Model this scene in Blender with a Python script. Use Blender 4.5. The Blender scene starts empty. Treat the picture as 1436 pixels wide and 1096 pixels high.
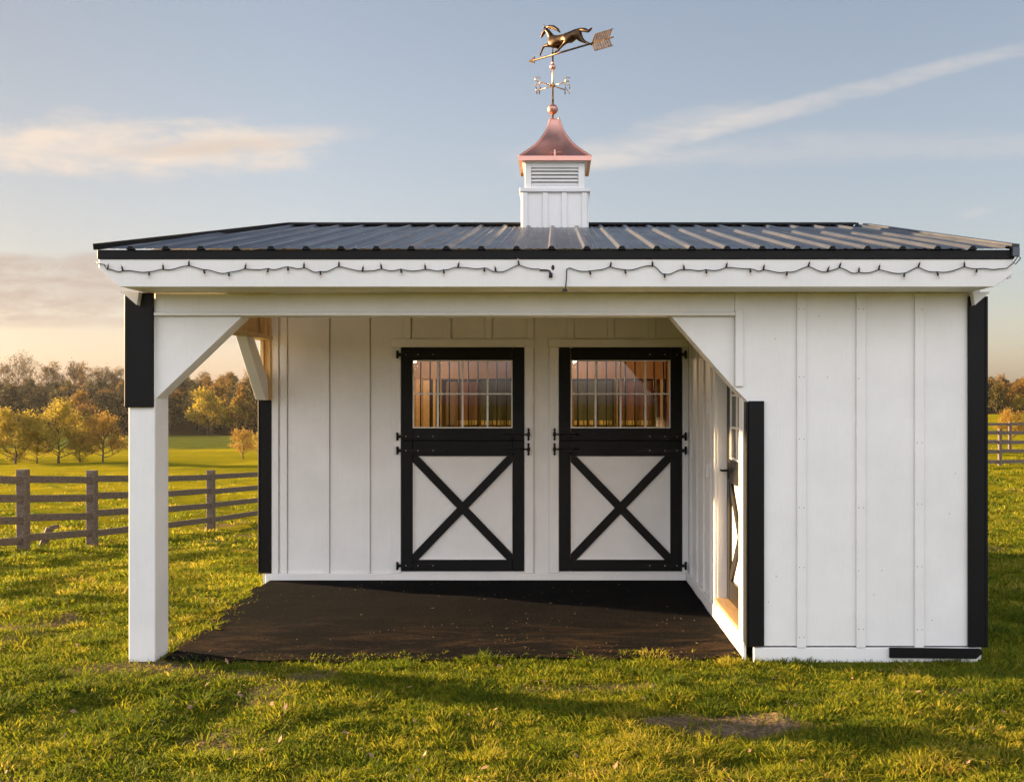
import bpy, bmesh, math, random
import numpy as np
from mathutils import Vector, Matrix, Euler
R = math.radians
scene = bpy.context.scene
COL = scene.collection
CAMZ = 1.81

# ------------------------------------------------------------------ helpers
class MB:
    """collects shapes in one bmesh and links them as one mesh object"""
    def __init__(s): s.bm = bmesh.new()
    def box(s, x0, x1, y0, y1, z0, z1, mi=0, bevel=0.0):
        b = s.bm
        v = [b.verts.new((x, y, z)) for x in (x0, x1) for y in (y0, y1) for z in (z0, z1)]
        fs = [b.faces.new([v[i] for i in q]) for q in ((0,1,3,2),(4,6,7,5),(0,4,5,1),(2,3,7,6),(0,2,6,4),(1,5,7,3))]
        for f in fs: f.material_index = mi
        if bevel:
            es = {e for f in fs for e in f.edges}
            bmesh.ops.bevel(b, geom=list(es), offset=bevel, segments=1, affect='EDGES', material=-1)
        return s
    def prism(s, pts, axis, a, b_, mi=0, bevel=0.0):
        """polygon pts in the plane normal to axis, extruded from a to b"""
        b = s.bm
        def P(p, t):
            return (t, p[0], p[1]) if axis == 'x' else (p[0], t, p[1]) if axis == 'y' else (p[0], p[1], t)
        A = [b.verts.new(P(p, a)) for p in pts]; B = [b.verts.new(P(p, b_)) for p in pts]
        n = len(pts)
        fs = [b.faces.new(A), b.faces.new(B[::-1])] + [b.faces.new((A[i], B[i], B[(i+1)%n], A[(i+1)%n])) for i in range(n)]
        for f in fs: f.material_index = mi
        if bevel:
            es = {e for f in fs for e in f.edges}
            bmesh.ops.bevel(b, geom=list(es), offset=bevel, segments=1, affect='EDGES', material=-1)
        return s
    def bar(s, p, q, w, d, up=(0,0,1), mi=0, bevel=0.0):
        """rectangular bar from p to q; w across, d along up"""
        p, q = Vector(p), Vector(q); t = (q-p).normalized(); side = t.cross(Vector(up))
        if side.length < 1e-4: side = t.cross(Vector((1,0,0)))
        side.normalize(); u = side.cross(t)
        b = s.bm; vs = []
        for c in (p, q):
            for a, e in ((-1,-1),(1,-1),(1,1),(-1,1)):
                vs.append(b.verts.new(c + side*a*w/2 + u*e*d/2))
        fs = [b.faces.new([vs[i] for i in k]) for k in ((3,2,1,0),(4,5,6,7),(0,1,5,4),(1,2,6,5),(2,3,7,6),(3,0,4,7))]
        for f in fs: f.material_index = mi
        if bevel:
            bmesh.ops.bevel(b, geom=list({e for f in fs for e in f.edges}), offset=bevel, segments=1, affect='EDGES', material=-1)
        return s
    def tube(s, pts, rad, seg=8, mi=0, cap=True):
        b = s.bm; pts = [Vector(p) for p in pts]; n = len(pts)
        rads = rad if isinstance(rad, (list, tuple)) else [rad]*n
        rings = []; prev = None
        for i, p in enumerate(pts):
            t = (pts[min(i+1, n-1)] - pts[max(i-1, 0)])
            if t.length < 1e-9: t = Vector((0,0,1))
            t.normalize()
            ref = prev if prev is not None else (Vector((0,0,1)) if abs(t.z) < .9 else Vector((1,0,0)))
            side = (ref - t*ref.dot(t))
            if side.length < 1e-6: side = t.orthogonal()
            side.normalize(); prev = side; u = t.cross(side)
            rings.append([b.verts.new(p + (side*math.cos(2*math.pi*k/seg) + u*math.sin(2*math.pi*k/seg))*rads[i]) for k in range(seg)])
        for r0, r1 in zip(rings, rings[1:]):
            for k in range(seg):
                f = b.faces.new((r0[k], r0[(k+1)%seg], r1[(k+1)%seg], r1[k])); f.smooth = True; f.material_index = mi
        if cap:
            b.faces.new(rings[0][::-1]).material_index = mi; b.faces.new(rings[-1]).material_index = mi
        return s
    def lathe(s, prof, c, seg=20, mi=0):
        pts = [(c[0], c[1], c[2]+z) for r, z in prof]
        b = s.bm; rings = [[b.verts.new((c[0]+r*math.cos(2*math.pi*k/seg), c[1]+r*math.sin(2*math.pi*k/seg), c[2]+z)) for k in range(seg)] for r, z in prof]
        for r0, r1 in zip(rings, rings[1:]):
            for k in range(seg):
                f = b.faces.new((r0[k], r0[(k+1)%seg], r1[(k+1)%seg], r1[k])); f.smooth = True; f.material_index = mi
        b.faces.new(rings[0][::-1]); b.faces.new(rings[-1])
        return s
    def ball(s, c, r, seg=14, sq=1.0):
        return s.lathe([(max(r*math.sin(a), 1e-4), -r*sq*math.cos(a)) for a in [math.pi*i/10 for i in range(11)]], c, seg)
    def quad(s, p, mi=0):
        f = s.bm.faces.new([s.bm.verts.new(q) for q in p]); f.material_index = mi; return f
    def build(s, name, mats, parent=None):
        bmesh.ops.recalc_face_normals(s.bm, faces=s.bm.faces)
        me = bpy.data.meshes.new(name); s.bm.to_mesh(me); s.bm.free()
        for m in (mats if isinstance(mats, (list, tuple)) else [mats]): me.materials.append(m)
        o = bpy.data.objects.new(name, me); COL.objects.link(o)
        if parent is not None: o.parent = parent
        return o

def empty(name, label, cat, loc=(0,0,0), rz=0, group=None, parent=None):
    o = bpy.data.objects.new(name, None); COL.objects.link(o)
    o.empty_display_size = .1
    o.location = loc; o.rotation_euler = (0, 0, rz)
    if parent is not None: o.parent = parent
    return tag(o, label, cat, group)
def tag(o, label=None, cat=None, group=None, kind=None):
    if label: o['label'] = label
    if cat: o['category'] = cat
    if group: o['group'] = group
    if kind: o['kind'] = kind
    return o
def children(o): return [c for c in COL.objects if c.parent == o]
def copy_tree(o, parent=None):
    c = o.copy(); COL.objects.link(c)
    if parent is not None: c.parent = parent
    for ch in children(o): copy_tree(ch, c)
    return c

# numpy value noise
_rs = np.random.RandomState(7); _T = _rs.rand(256, 256)
def vnoise(x, y, f=1.0, ox=0.0, oy=0.0):
    x = np.asarray(x, float)*f+ox+1000; y = np.asarray(y, float)*f+oy+1000
    xi = np.floor(x).astype(int); yi = np.floor(y).astype(int); fx = x-xi; fy = y-yi
    fx = fx*fx*(3-2*fx); fy = fy*fy*(3-2*fy)
    g = lambda a, b: _T[a % 256, b % 256]
    return (g(xi,yi)*(1-fx)+g(xi+1,yi)*fx)*(1-fy)+(g(xi,yi+1)*(1-fx)+g(xi+1,yi+1)*fx)*fy
def fbm(x, y, f, oct=3, ox=0.0):
    s = 0; a = .5; t = 0
    for i in range(oct):
        s = s+a*vnoise(x, y, f*2**i, ox+i*17.3, ox*.7+i*31.1); t += a; a *= .5
    return s/t
def sstep(a, b, x):
    t = np.clip((np.asarray(x, float)-a)/(b-a), 0, 1); return t*t*(3-2*t)

# ------------------------------------------------------------------ materials
def mat(name):
    m = bpy.data.materials.new(name); m.use_nodes = True
    nt = m.node_tree; return m, nt, nt.nodes['Principled BSDF']
def node(nt, typ, **kw):
    n = nt.nodes.new(typ)
    for k, v in kw.items():
        if k.startswith('i_'): n.inputs[k[2:].replace('_', ' ')].default_value = v
        else: setattr(n, k, v)
    return n
def coords(nt, scale=(1,1,1), kind='Object'):
    tc = node(nt, 'ShaderNodeTexCoord'); mp = node(nt, 'ShaderNodeMapping'); mp.inputs['Scale'].default_value = scale
    nt.links.new(tc.outputs[kind], mp.inputs['Vector']); return mp.outputs['Vector']
def noise(nt, vec, scale, detail=4, rough=.55, dist=0):
    n = node(nt, 'ShaderNodeTexNoise'); n.inputs['Scale'].default_value = scale; n.inputs['Detail'].default_value = detail
    n.inputs['Roughness'].default_value = rough; n.inputs['Distortion'].default_value = dist
    nt.links.new(vec, n.inputs['Vector']); return n.outputs['Fac']
def ramp(nt, fac, stops):
    r = node(nt, 'ShaderNodeValToRGB'); e = r.color_ramp.elements
    while len(e) > 1: e.remove(e[-1])
    e[0].position = stops[0][0]; e[0].color = (*stops[0][1], 1)
    for p, c in stops[1:]:
        x = e.new(p); x.color = (*c, 1)
    nt.links.new(fac, r.inputs['Fac']); return r.outputs['Color']
def g3(v): return (v, v, v)
def mixc(nt, fac, a, b, mode='MIX'):
    m = node(nt, 'ShaderNodeMix', data_type='RGBA', blend_type=mode)
    for sock, v in ((m.inputs[0], fac), (m.inputs[6], a), (m.inputs[7], b)):
        if isinstance(v, (int, float)): sock.default_value = v
        elif isinstance(v, tuple): sock.default_value = (*v, 1)
        else: nt.links.new(v, sock)
    return m.outputs[2]
def math_(nt, op, a, b=None, c=None, clamp=False):
    m = node(nt, 'ShaderNodeMath', operation=op, use_clamp=clamp)
    for i, v in enumerate((a, b, c)):
        if v is None: continue
        if isinstance(v, (int, float)): m.inputs[i].default_value = v
        else: nt.links.new(v, m.inputs[i])
    return m.outputs[0]
def bump(nt, h, strength, dist, bs):
    b = node(nt, 'ShaderNodeBump'); b.inputs['Strength'].default_value = strength; b.inputs['Distance'].default_value = dist
    nt.links.new(h, b.inputs['Height']); nt.links.new(b.outputs['Normal'], bs.inputs['Normal'])

def paint(name, c, rough, stretch=(14,14,.9), grain=.004, spots=.08, var=.07):
    m, nt, bs = mat(name)
    v = coords(nt, stretch); g = noise(nt, v, 6, 5, .6)
    v2 = coords(nt); blot = noise(nt, v2, 2.3, 5, .6)
    sp = noise(nt, v2, 38, 3, .5)
    col = ramp(nt, blot, [(.3, tuple(x*(1-var) for x in c)), (.7, c)])
    col = mixc(nt, ramp(nt, sp, [(.70, g3(0)), (.80, g3(spots))]), col, tuple(x*.45 for x in (c[0], c[1]*.93, c[2]*.82)))
    col = mixc(nt, ramp(nt, g, [(.25, g3(.14)), (.5, g3(0))]), col, tuple(x*.7 for x in c))
    nt.links.new(col, bs.inputs['Base Color']); bs.inputs['Roughness'].default_value = rough
    nt.links.new(ramp(nt, blot, [(.2, g3(rough-.08)), (.8, g3(rough+.1))]), bs.inputs['Roughness'])
    if c[0] < .1: bs.inputs['Specular IOR Level'].default_value = .2
    bump(nt, g, .35, grain, bs); return m
WHITE = paint('white_paint', (.80, .79, .775), .5, spots=.16, var=.10)
BLACK = paint('black_paint', (.0035, .0035, .004), .5, spots=.15)
IRON = paint('black_iron', (.005, .005, .005), .4, stretch=(5,5,5))
DOORWOOD = paint('dark_stained_wood', (.009, .007, .0055), .4)

def wood(name, c1, c2, stretch, rough=.65, knots=True):
    m, nt, bs = mat(name)
    v = coords(nt, stretch); n1 = noise(nt, v, 5, 6, .6, .6)
    col = ramp(nt, n1, [(.25, c1), (.5, tuple((a+b)/2 for a, b in zip(c1, c2))), (.72, c2)])
    if knots:
        k = node(nt, 'ShaderNodeTexVoronoi'); k.inputs['Scale'].default_value = 3.2; nt.links.new(coords(nt), k.inputs['Vector'])
        col = mixc(nt, ramp(nt, k.outputs['Distance'], [(.05, g3(.85)), (.09, g3(0))]), col, (.05, .025, .01))
    nt.links.new(col, bs.inputs['Base Color']); bs.inputs['Roughness'].default_value = rough
    bump(nt, n1, .4, .004, bs); return m
PINE = wood('raw_pine', (.42, .28, .12), (.68, .52, .27), (9,9,1.1))
PLY = wood('amber_plywood', (.22, .115, .038), (.40, .22, .08), (8,3,.8), .5)
FENCEW = wood('weathered_fence_wood', (.038, .026, .018), (.185, .145, .115), (3.5,3.5,9), .85, False)
SILLW = wood('varnished_sill_wood', (.36, .22, .10), (.55, .36, .18), (8,1,8), .4, False)
BARK = wood('bark', (.025, .019, .014), (.07, .052, .038), (6,6,1.5), .9, False)

def metal(name, c, rough, var=.3, metallic=1.0, sc=9):
    m, nt, bs = mat(name); v = coords(nt)
    n = noise(nt, v, sc, 5, .6)
    nt.links.new(ramp(nt, n, [(.3, tuple(x*(1-var) for x in c)), (.7, c)]), bs.inputs['Base Color'])
    bs.inputs['Metallic'].default_value = metallic
    nt.links.new(ramp(nt, n, [(.25, g3(rough*.75)), (.75, g3(min(1, rough*1.35)))]), bs.inputs['Roughness'])
    bump(nt, n, .15, .003, bs); return m
COPPER = metal('copper', (.80, .43, .35), .42, .22, sc=5)
BRONZE = metal('aged_bronze', (.11, .07, .042), .36, .55, sc=26)
BRASS = metal('polished_brass', (.75, .52, .30), .25, .35, sc=20)
STEEL = metal('screw_steel', (.6, .6, .58), .35)
def roofmat():
    m, nt, bs = mat('dark_roof_metal')
    v = coords(nt, (1,.25,1)); n = noise(nt, v, 7, 5, .62); n2 = noise(nt, coords(nt), 1.7, 4, .6)
    col = ramp(nt, n, [(.25, (.048, .054, .070)), (.7, (.085, .092, .115))])
    col = mixc(nt, ramp(nt, n2, [(.55, g3(0)), (.78, g3(.45))]), col, (.17, .14, .12))
    nt.links.new(col, bs.inputs['Base Color'])
    bs.inputs['Metallic'].default_value = .35
    nt.links.new(ramp(nt, n, [(.2, g3(.26)), (.8, g3(.46))]), bs.inputs['Roughness'])
    bump(nt, n2, .2, .01, bs); return m
ROOF = roofmat()
def glassmat():
    m, nt, bs = mat('window_glass'); nt.nodes.remove(bs)
    out = nt.nodes['Material Output']
    t = node(nt, 'ShaderNodeBsdfTransparent'); gl = node(nt, 'ShaderNodeBsdfGlossy'); gl.inputs['Roughness'].default_value = .02
    fr = node(nt, 'ShaderNodeFresnel'); fr.inputs['IOR'].default_value = 1.5
    mx = node(nt, 'ShaderNodeMixShader'); nt.links.new(fr.outputs[0], mx.inputs[0]); nt.links.new(t.outputs[0], mx.inputs[1]); nt.links.new(gl.outputs[0], mx.inputs[2])
    nt.links.new(mx.outputs[0], out.inputs['Surface']); return m
GLASS = glassmat()
def plain(name, c, rough=.6, metallic=0, emit=None, es=0):
    m, nt, bs = mat(name); n = noise(nt, coords(nt), 12, 4)
    nt.links.new(ramp(nt, n, [(.3, tuple(x*.8 for x in c)), (.7, c)]), bs.inputs['Base Color'])
    bs.inputs['Roughness'].default_value = rough; bs.inputs['Metallic'].default_value = metallic
    if emit: bs.inputs['Emission Color'].default_value = (*emit, 1); bs.inputs['Emission Strength'].default_value = es
    return m
CABLE = plain('black_cable', (.008, .010, .010), .5)
BULBTIP = plain('clear_bulb', (.75, .55, .45), .15)
REDCLOTH = plain('faded_red_cloth', (.17, .075, .055), .9)
PINKCLOTH = plain('dusty_pink_cloth', (.20, .13, .095), .9)
GREENCLOTH = plain('grey_green_cloth', (.06, .065, .045), .9)
YELLOWHEM = plain('yellow_hem', (.55, .42, .12), .8)
LAMPGLOW = plain('lit_bulb', (.9, .8, .6), .3, 0, (1, .68, .36), 4)

def leafmat(name, cols, trans=.35):
    m, nt, bs = mat(name); out = nt.nodes['Material Output']
    at = node(nt, 'ShaderNodeAttribute', attribute_name='tint'); oi = node(nt, 'ShaderNodeObjectInfo')
    f = math_(nt, 'ADD', math_(nt, 'MULTIPLY', at.outputs['Fac'], .72), math_(nt, 'MULTIPLY', oi.outputs['Random'], .28))
    n = len(cols); col = ramp(nt, f, [(i/(n-1), c) for i, c in enumerate(cols)])
    nt.links.new(col, bs.inputs['Base Color']); bs.inputs['Roughness'].default_value = .7; bs.inputs['Specular IOR Level'].default_value = .12
    tr = node(nt, 'ShaderNodeBsdfTranslucent'); nt.links.new(col, tr.inputs['Color'])
    mx = node(nt, 'ShaderNodeMixShader'); mx.inputs[0].default_value = trans
    nt.links.new(bs.outputs[0], mx.inputs[1]); nt.links.new(tr.outputs[0], mx.inputs[2]); nt.links.new(mx.outputs[0], out.inputs['Surface'])
    return m
LEAF_GOLD = leafmat('golden_leaves', [(.22, .165, .022), (.36, .275, .038), (.46, .37, .075)], .45)
LEAF_ORANGE = leafmat('orange_leaves', [(.24, .145, .025), (.38, .235, .05), (.46, .32, .08)], .45)
LEAF_OLIVE = leafmat('olive_leaves', [(.050, .046, .014), (.095, .082, .022), (.16, .125, .028)], .3)
LEAF_RUSSET = leafmat('russet_leaves', [(.10, .062, .018), (.20, .115, .026), (.32, .19, .035)], .35)
LEAF_DARK = leafmat('dark_leaves', [(.030, .028, .014), (.055, .046, .020), (.075, .066, .030)], .25)
LEAF_SPARSE = leafmat('thin_brown_leaves', [(.06, .045, .022), (.10, .072, .03), (.15, .105, .045)], .4)
GRASSM = leafmat('grass_blades', [(.035, .066, .008), (.088, .130, .010), (.205, .225, .012), (.35, .30, .026), (.50, .36, .11)], .5)

# ------------------------------------------------------------------ ground
LD = np.array([(-900,0),(0,0),(8.5,0),(10.5,-.10),(12.5,-.28),(15.6,-.58),(17.5,-.73),(22.2,-1.06),(30,-1.5),(45,-2.2),(75,-3.0),(110,-3.55),(160,-3.9),(200,-3.6),(230,-2.0),(260,1.2),(295,4.6),(340,6.5),(420,4),(900,0)])
RD = np.array([(-900,0),(0,0),(9,0),(15,-.10),(33,-.48),(75,-.75),(120,-.6),(160,-.45),(200,.4),(230,2.0),(260,3.6),(295,5.5),(340,6.5),(420,4),(900,0)])
def gz(x, y, detail=True):
    x = np.asarray(x, float); y = np.asarray(y, float)
    a = x/np.maximum(y, 3.0); t = sstep(-.34, .42, a)
    z = np.interp(y, LD[:,0], LD[:,1])*(1-t)+np.interp(y, RD[:,0], RD[:,1])*t
    if detail:
        d = np.hypot(x, y)
        fl = flat(x, y)
        near = 1-sstep(25, 60, d)
        z = z+fl*near*((fbm(x, y, 2.6, 3, 3)-.5)*.095+(fbm(x, y, .5, 2, 9)-.5)*.10)
        z = z+sstep(14, 40, d)*(1-sstep(120, 160, d))*((fbm(x, y, .12, 3, 21)-.5)*.40+(fbm(x*.6, y, .55, 3, 29)-.5)*.30*sstep(14, 30, d))
    return z
def flat(x, y):
    """0 on and next to the building's footprint, 1 away from it"""
    dx = np.maximum(np.maximum(-2.95-x, x-3.0), 0); dy = np.maximum(np.maximum(6.92-y, y-13.1), 0)
    return sstep(.02, .9, np.hypot(dx, dy))
def patch(x, y):
    """bare earth share, 0..1: worn patches where the turf has gone"""
    n = fbm(x, y, 1.15, 4, 41)
    p = sstep(.66, .78, n)*.8
    for cx, cy, rx, ry, s in ((.95, 5.60, .50, .17, .95), (2.2, 6.1, .6, .10, .6), (-2.9, 6.75, .45, .22, .8), (-2.3, 6.55, .5, .12, .6), (.2, 6.3, .5, .10, .5)):
        d = ((x-cx)/rx)**2+((y-cy)/ry)**2+(fbm(x, y, 5, 2, 5)-.5)*1.6
        p = np.maximum(p, s*(1-sstep(.5, 1.3, d)))
    return p*(1-sstep(20, 40, np.hypot(x, y)))
def groundmat():
    m, nt, bs = mat('meadow_ground')
    tc = node(nt, 'ShaderNodeTexCoord'); P = tc.outputs['Object']
    sx = node(nt, 'ShaderNodeSeparateXYZ'); nt.links.new(P, sx.inputs[0])
    n1 = noise(nt, P, .55, 6, .62); n2 = noise(nt, P, 9, 5, .65); n3 = noise(nt, coords(nt, (.35,1,1)), .09, 5, .6); n4 = noise(nt, P, 45, 3, .6)
    gcol = ramp(nt, n2, [(.28, (.035, .050, .006)), (.5, (.11, .115, .008)), (.72, (.22, .18, .018))])
    far = ramp(nt, n3, [(.30, (.13, .135, .006)), (.5, (.27, .23, .008)), (.72, (.40, .31, .014))])
    far = mixc(nt, ramp(nt, n1, [(.35, g3(0)), (.75, g3(.6))]), far, (.10, .115, .008))
    fy = node(nt, 'ShaderNodeMapRange'); fy.inputs[1].default_value = 12; fy.inputs[2].default_value = 40; nt.links.new(sx.outputs[1], fy.inputs[0])
    gcol = mixc(nt, fy.outputs[0], gcol, far)
    # the field past 108 m is a younger, greener crop
    edge = math_(nt, 'ADD', sx.outputs[1], math_(nt, 'MULTIPLY', noise(nt, P, .06, 3), 14))
    crop = node(nt, 'ShaderNodeMapRange'); crop.inputs[1].default_value = 113; crop.inputs[2].default_value = 119; nt.links.new(edge, crop.inputs[0])
    lft = node(nt, 'ShaderNodeMapRange'); lft.inputs[1].default_value = 20; lft.inputs[2].default_value = -10; nt.links.new(sx.outputs[0], lft.inputs[0])
    gcol = mixc(nt, math_(nt, 'MULTIPLY', crop.outputs[0], lft.outputs[0]), gcol, ramp(nt, n1, [(.3, (.060, .085, .018)), (.5, (.085, .105, .020)), (.7, (.15, .14, .018))]))
    wd = node(nt, 'ShaderNodeMapRange'); wd.inputs[1].default_value = 160; wd.inputs[2].default_value = 166; nt.links.new(edge, wd.inputs[0])
    gcol = mixc(nt, wd.outputs[0], gcol, (.035, .026, .014))
    at = node(nt, 'ShaderNodeAttribute', attribute_name='bare')
    soil = ramp(nt, n4, [(.25, (.075, .048, .030)), (.55, (.17, .12, .080)), (.8, (.30, .225, .155))])
    bf = math_(nt, 'ADD', at.outputs['Fac'], math_(nt, 'MULTIPLY', math_(nt, 'SUBTRACT', n2, .5), .7), clamp=True)
    nt.links.new(mixc(nt, bf, gcol, soil), bs.inputs['Base Color']); bs.inputs['Roughness'].default_value = .95
    bs.inputs['Specular IOR Level'].default_value = 0
    h = math_(nt, 'ADD', math_(nt, 'MULTIPLY', n2, .06), math_(nt, 'ADD', math_(nt, 'MULTIPLY', n4, .012), math_(nt, 'MULTIPLY', n1, .25)))
    bump(nt, h, .8, 1.0, bs); return m
def make_ground():
    def axis(lo, hi, step, end, grow=1.13):
        a = list(np.arange(lo, hi+1e-6, step)); s = step; p = hi
        while p < end: s *= grow; p += s; a.append(p)
        s = step; p = lo
        while p > -end: s *= grow; p -= s; a.insert(0, p)
        return np.array(a)
    xs = axis(-6, 6, .055, 900, 1.05); ys = axis(3.2, 10.5, .055, 900, 1.03)
    ys = ys[ys > -300]
    X, Y = np.meshgrid(xs, ys); Z = gz(X, Y)
    V = np.stack([X.ravel(), Y.ravel(), Z.ravel()], 1); nx, ny = len(xs), len(ys)
    idx = np.arange(nx*ny).reshape(ny, nx)
    F = np.stack([idx[:-1,:-1].ravel(), idx[:-1,1:].ravel(), idx[1:,1:].ravel(), idx[1:,:-1].ravel()], 1)
    o = np_mesh('ground', V, F, groundmat())
    at = o.data.attributes.new('bare', 'FLOAT', 'POINT'); at.data.foreach_set('value', patch(X.ravel(), Y.ravel()).astype(np.float32))
    o.data.polygons.foreach_set('use_smooth', np.ones(len(F), bool))
    return tag(o, 'rolling green pasture lit by a low sun', 'ground', kind='structure')
def np_mesh(name, V, F, m, parent=None):
    me = bpy.data.meshes.new(name); k = F.shape[1]
    me.vertices.add(len(V)); me.vertices.foreach_set('co', V.astype(np.float32).ravel())
    me.loops.add(F.size); me.loops.foreach_set('vertex_index', F.astype(np.int32).ravel())
    me.polygons.add(len(F)); me.polygons.foreach_set('loop_start', np.arange(0, F.size, k, dtype=np.int32))
    me.polygons.foreach_set('loop_total', np.full(len(F), k, np.int32))
    me.update(calc_edges=True); me.materials.append(m)
    o = bpy.data.objects.new(name, me); COL.objects.link(o)
    if parent is not None: o.parent = parent
    return o
make_ground()

# grass blades: two triangles per blade pair (quad root + tip)
def on_pad(x, y, creep=0.0):
    w = (fbm(x, y, 3.5, 3, 77)-.5); w2 = (fbm(x, y, 8, 2, 7)-.4)
    left = -2.88+(9.93-y)*.055+w*.16+creep*(.10+.35*w2); front = 6.88+w*.25+creep*(.10+.5*w2)
    return (x > left) & (x < 3.05) & (y > front) & (y < 13.2)
def make_grass():
    rs = np.random.RandomState(3); parts = []
    def scatter(n, y0, y1, amin, amax, pw=1.0):
        y = y0+(y1-y0)*rs.rand(n)**pw; x = (amin+(amax-amin)*rs.rand(n))*y
        return x, y
    def blades(x, y, hgt, wid, lean_a, lean, tt):
        b = patch(x, y)
        keep = (rs.rand(len(x)) > b*.97) & ~on_pad(x, y, 1.0)
        inside = (x > -2.96) & (x < 2.98) & (y > 9.9) & (y < 13.1) | (x > 1.30) & (x < 2.98) & (y > 6.89) & (y < 13.1)
        pst = (np.abs(x+2.855) < .10) & (y > 6.89) & (y < 7.16)
        keep &= ~inside & ~pst
        x, y, hgt, wid, lean_a, lean, tt = [q[keep] for q in (x, y, hgt, wid, lean_a, lean, tt)]
        z = gz(x, y)-.004
        dx, dy = np.cos(lean_a)*lean, np.sin(lean_a)*lean
        th = rs.rand(len(x))*2*math.pi; wx, wy = np.cos(th)*wid/2, np.sin(th)*wid/2
        N = len(x); V = np.empty((N, 5, 3))
        V[:,0] = np.stack([x-wx, y-wy, z], 1); V[:,1] = np.stack([x+wx, y+wy, z], 1)
        mx, my, mz = x+dx*hgt*.42, y+dy*hgt*.42, z+hgt*.60
        V[:,2] = np.stack([mx+wx*.8, my+wy*.8, mz], 1); V[:,3] = np.stack([mx-wx*.8, my-wy*.8, mz], 1)
        V[:,4] = np.stack([x+dx*hgt*1.05, y+dy*hgt*1.1, z+hgt*(1.0-.28*np.minimum(lean, 1.5))], 1)
        tint = np.clip(tt+.16*rs.randn(N)+.40*(rs.rand(N) < .07), 0, 1)
        parts.append((V.reshape(-1, 3), np.repeat(tint, 5)))
    def tufts(nt_, per, y0, y1, amin, amax, pw, hgt, wid, rad):
        cx, cy = scatter(nt_, y0, y1, amin, amax, pw)
        keep = rs.rand(nt_) < .12+1.5*np.clip(fbm(cx, cy, 2.6, 3, 17)-.22, 0, 1); cx, cy = cx[keep], cy[keep]
        size = .45+.9*rs.rand(len(cx))**1.6+.5*(fbm(cx, cy, 1.3, 2, 71)-.4); tt = np.clip(.31+1.05*(fbm(cx, cy, 2.3, 3, 3)-.5)+.55*(fbm(cx, cy, .8, 2, 91)-.5)+.17*rs.randn(len(cx)), 0, 1)
        k = np.maximum((per*size*(.6+.6*rs.rand(len(cx)))).astype(int), 4)
        i = np.repeat(np.arange(len(cx)), k); N = len(i)
        ang = rs.rand(N)*2*math.pi; r_ = rad*size[i]*np.sqrt(rs.rand(N))
        blades(cx[i]+np.cos(ang)*r_, cy[i]+np.sin(ang)*r_, hgt*size[i]*(.55+.7*rs.rand(N)), wid*(.7+.7*rs.rand(N)), ang+rs.randn(N)*.7, .25+1.1*np.sqrt(rs.rand(N))*(.35+r_/rad*.6), tt[i])
    tufts(6000, 62, 4.2, 8.8, -.68, .66, .95, .046, .0062, .072)
    tufts(5200, 42, 8.6, 17, -.68, .62, 1.15, .060, .010, .10)
    tufts(7500, 20, 16.5, 60, -.66, .60, 1.15, .10, .026, .20)
    n = 120000; x, y = scatter(n, 4.2, 9, -.68, .66, .95); blades(x, y, .018+.022*rs.rand(n), .0055+.003*rs.rand(n), rs.rand(n)*6.28, .3+.9*rs.rand(n), .05+.5*rs.rand(n)**2+.35*(rs.rand(n) < .07))
    n = 60000; x, y = scatter(n, 9, 22, -.68, .62, 1.2); blades(x, y, .03+.03*rs.rand(n), .010+.008*rs.rand(n), rs.rand(n)*6.28, .3+.9*rs.rand(n), .1+.5*rs.rand(n)**2+.3*(rs.rand(n) < .06))
    V = np.concatenate([p[0] for p in parts]); T = np.concatenate([p[1] for p in parts]); N = len(V)//5
    b = (np.arange(N)*5)[:, None]
    F = np.concatenate([b+np.array([0,1,2]), b+np.array([0,2,3]), b+np.array([3,2,4])], 0)
    o = np_mesh('grass', V, F, GRASSM)
    at = o.data.attributes.new('tint', 'FLOAT', 'POINT'); at.data.foreach_set('value', T.astype(np.float32))
    tag(o, 'short tufted pasture grass growing all around the stable', 'grass', kind='stuff')
make_grass()

def make_litter():
    rs = np.random.RandomState(12); n = 420; y = 4.3+5.5*rs.rand(n)**1.1; x = (-.66+1.3*rs.rand(n))*y
    ok = ~on_pad(x, y) & ~((x > 1.2) & (y > 6.8)) & ~((x > -3) & (y > 9.8)); x, y = x[ok], y[ok]; n = len(x)
    z = gz(x, y)+.012+.02*rs.rand(n); a = rs.rand(n)*6.28; s = .008+.016*rs.rand(n)
    d = np.stack([np.cos(a), np.sin(a), .5*rs.randn(n)], 1)*s[:, None]; e = np.stack([-np.sin(a), np.cos(a), .5*rs.randn(n)], 1)*s[:, None]*.55; c = np.stack([x, y, z], 1)
    V = np.stack([c-d, c+e-d*.1, c+d, c-e-d*.1], 1).reshape(-1, 3)
    o = np_mesh('fallen_leaves', V, np.arange(n*4).reshape(-1, 4), plain('dry_leaf', (.34, .20, .12), .8))
    tag(o, 'scattered dry brown leaves caught in the short grass', 'leaves', kind='stuff')
make_litter()

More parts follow.
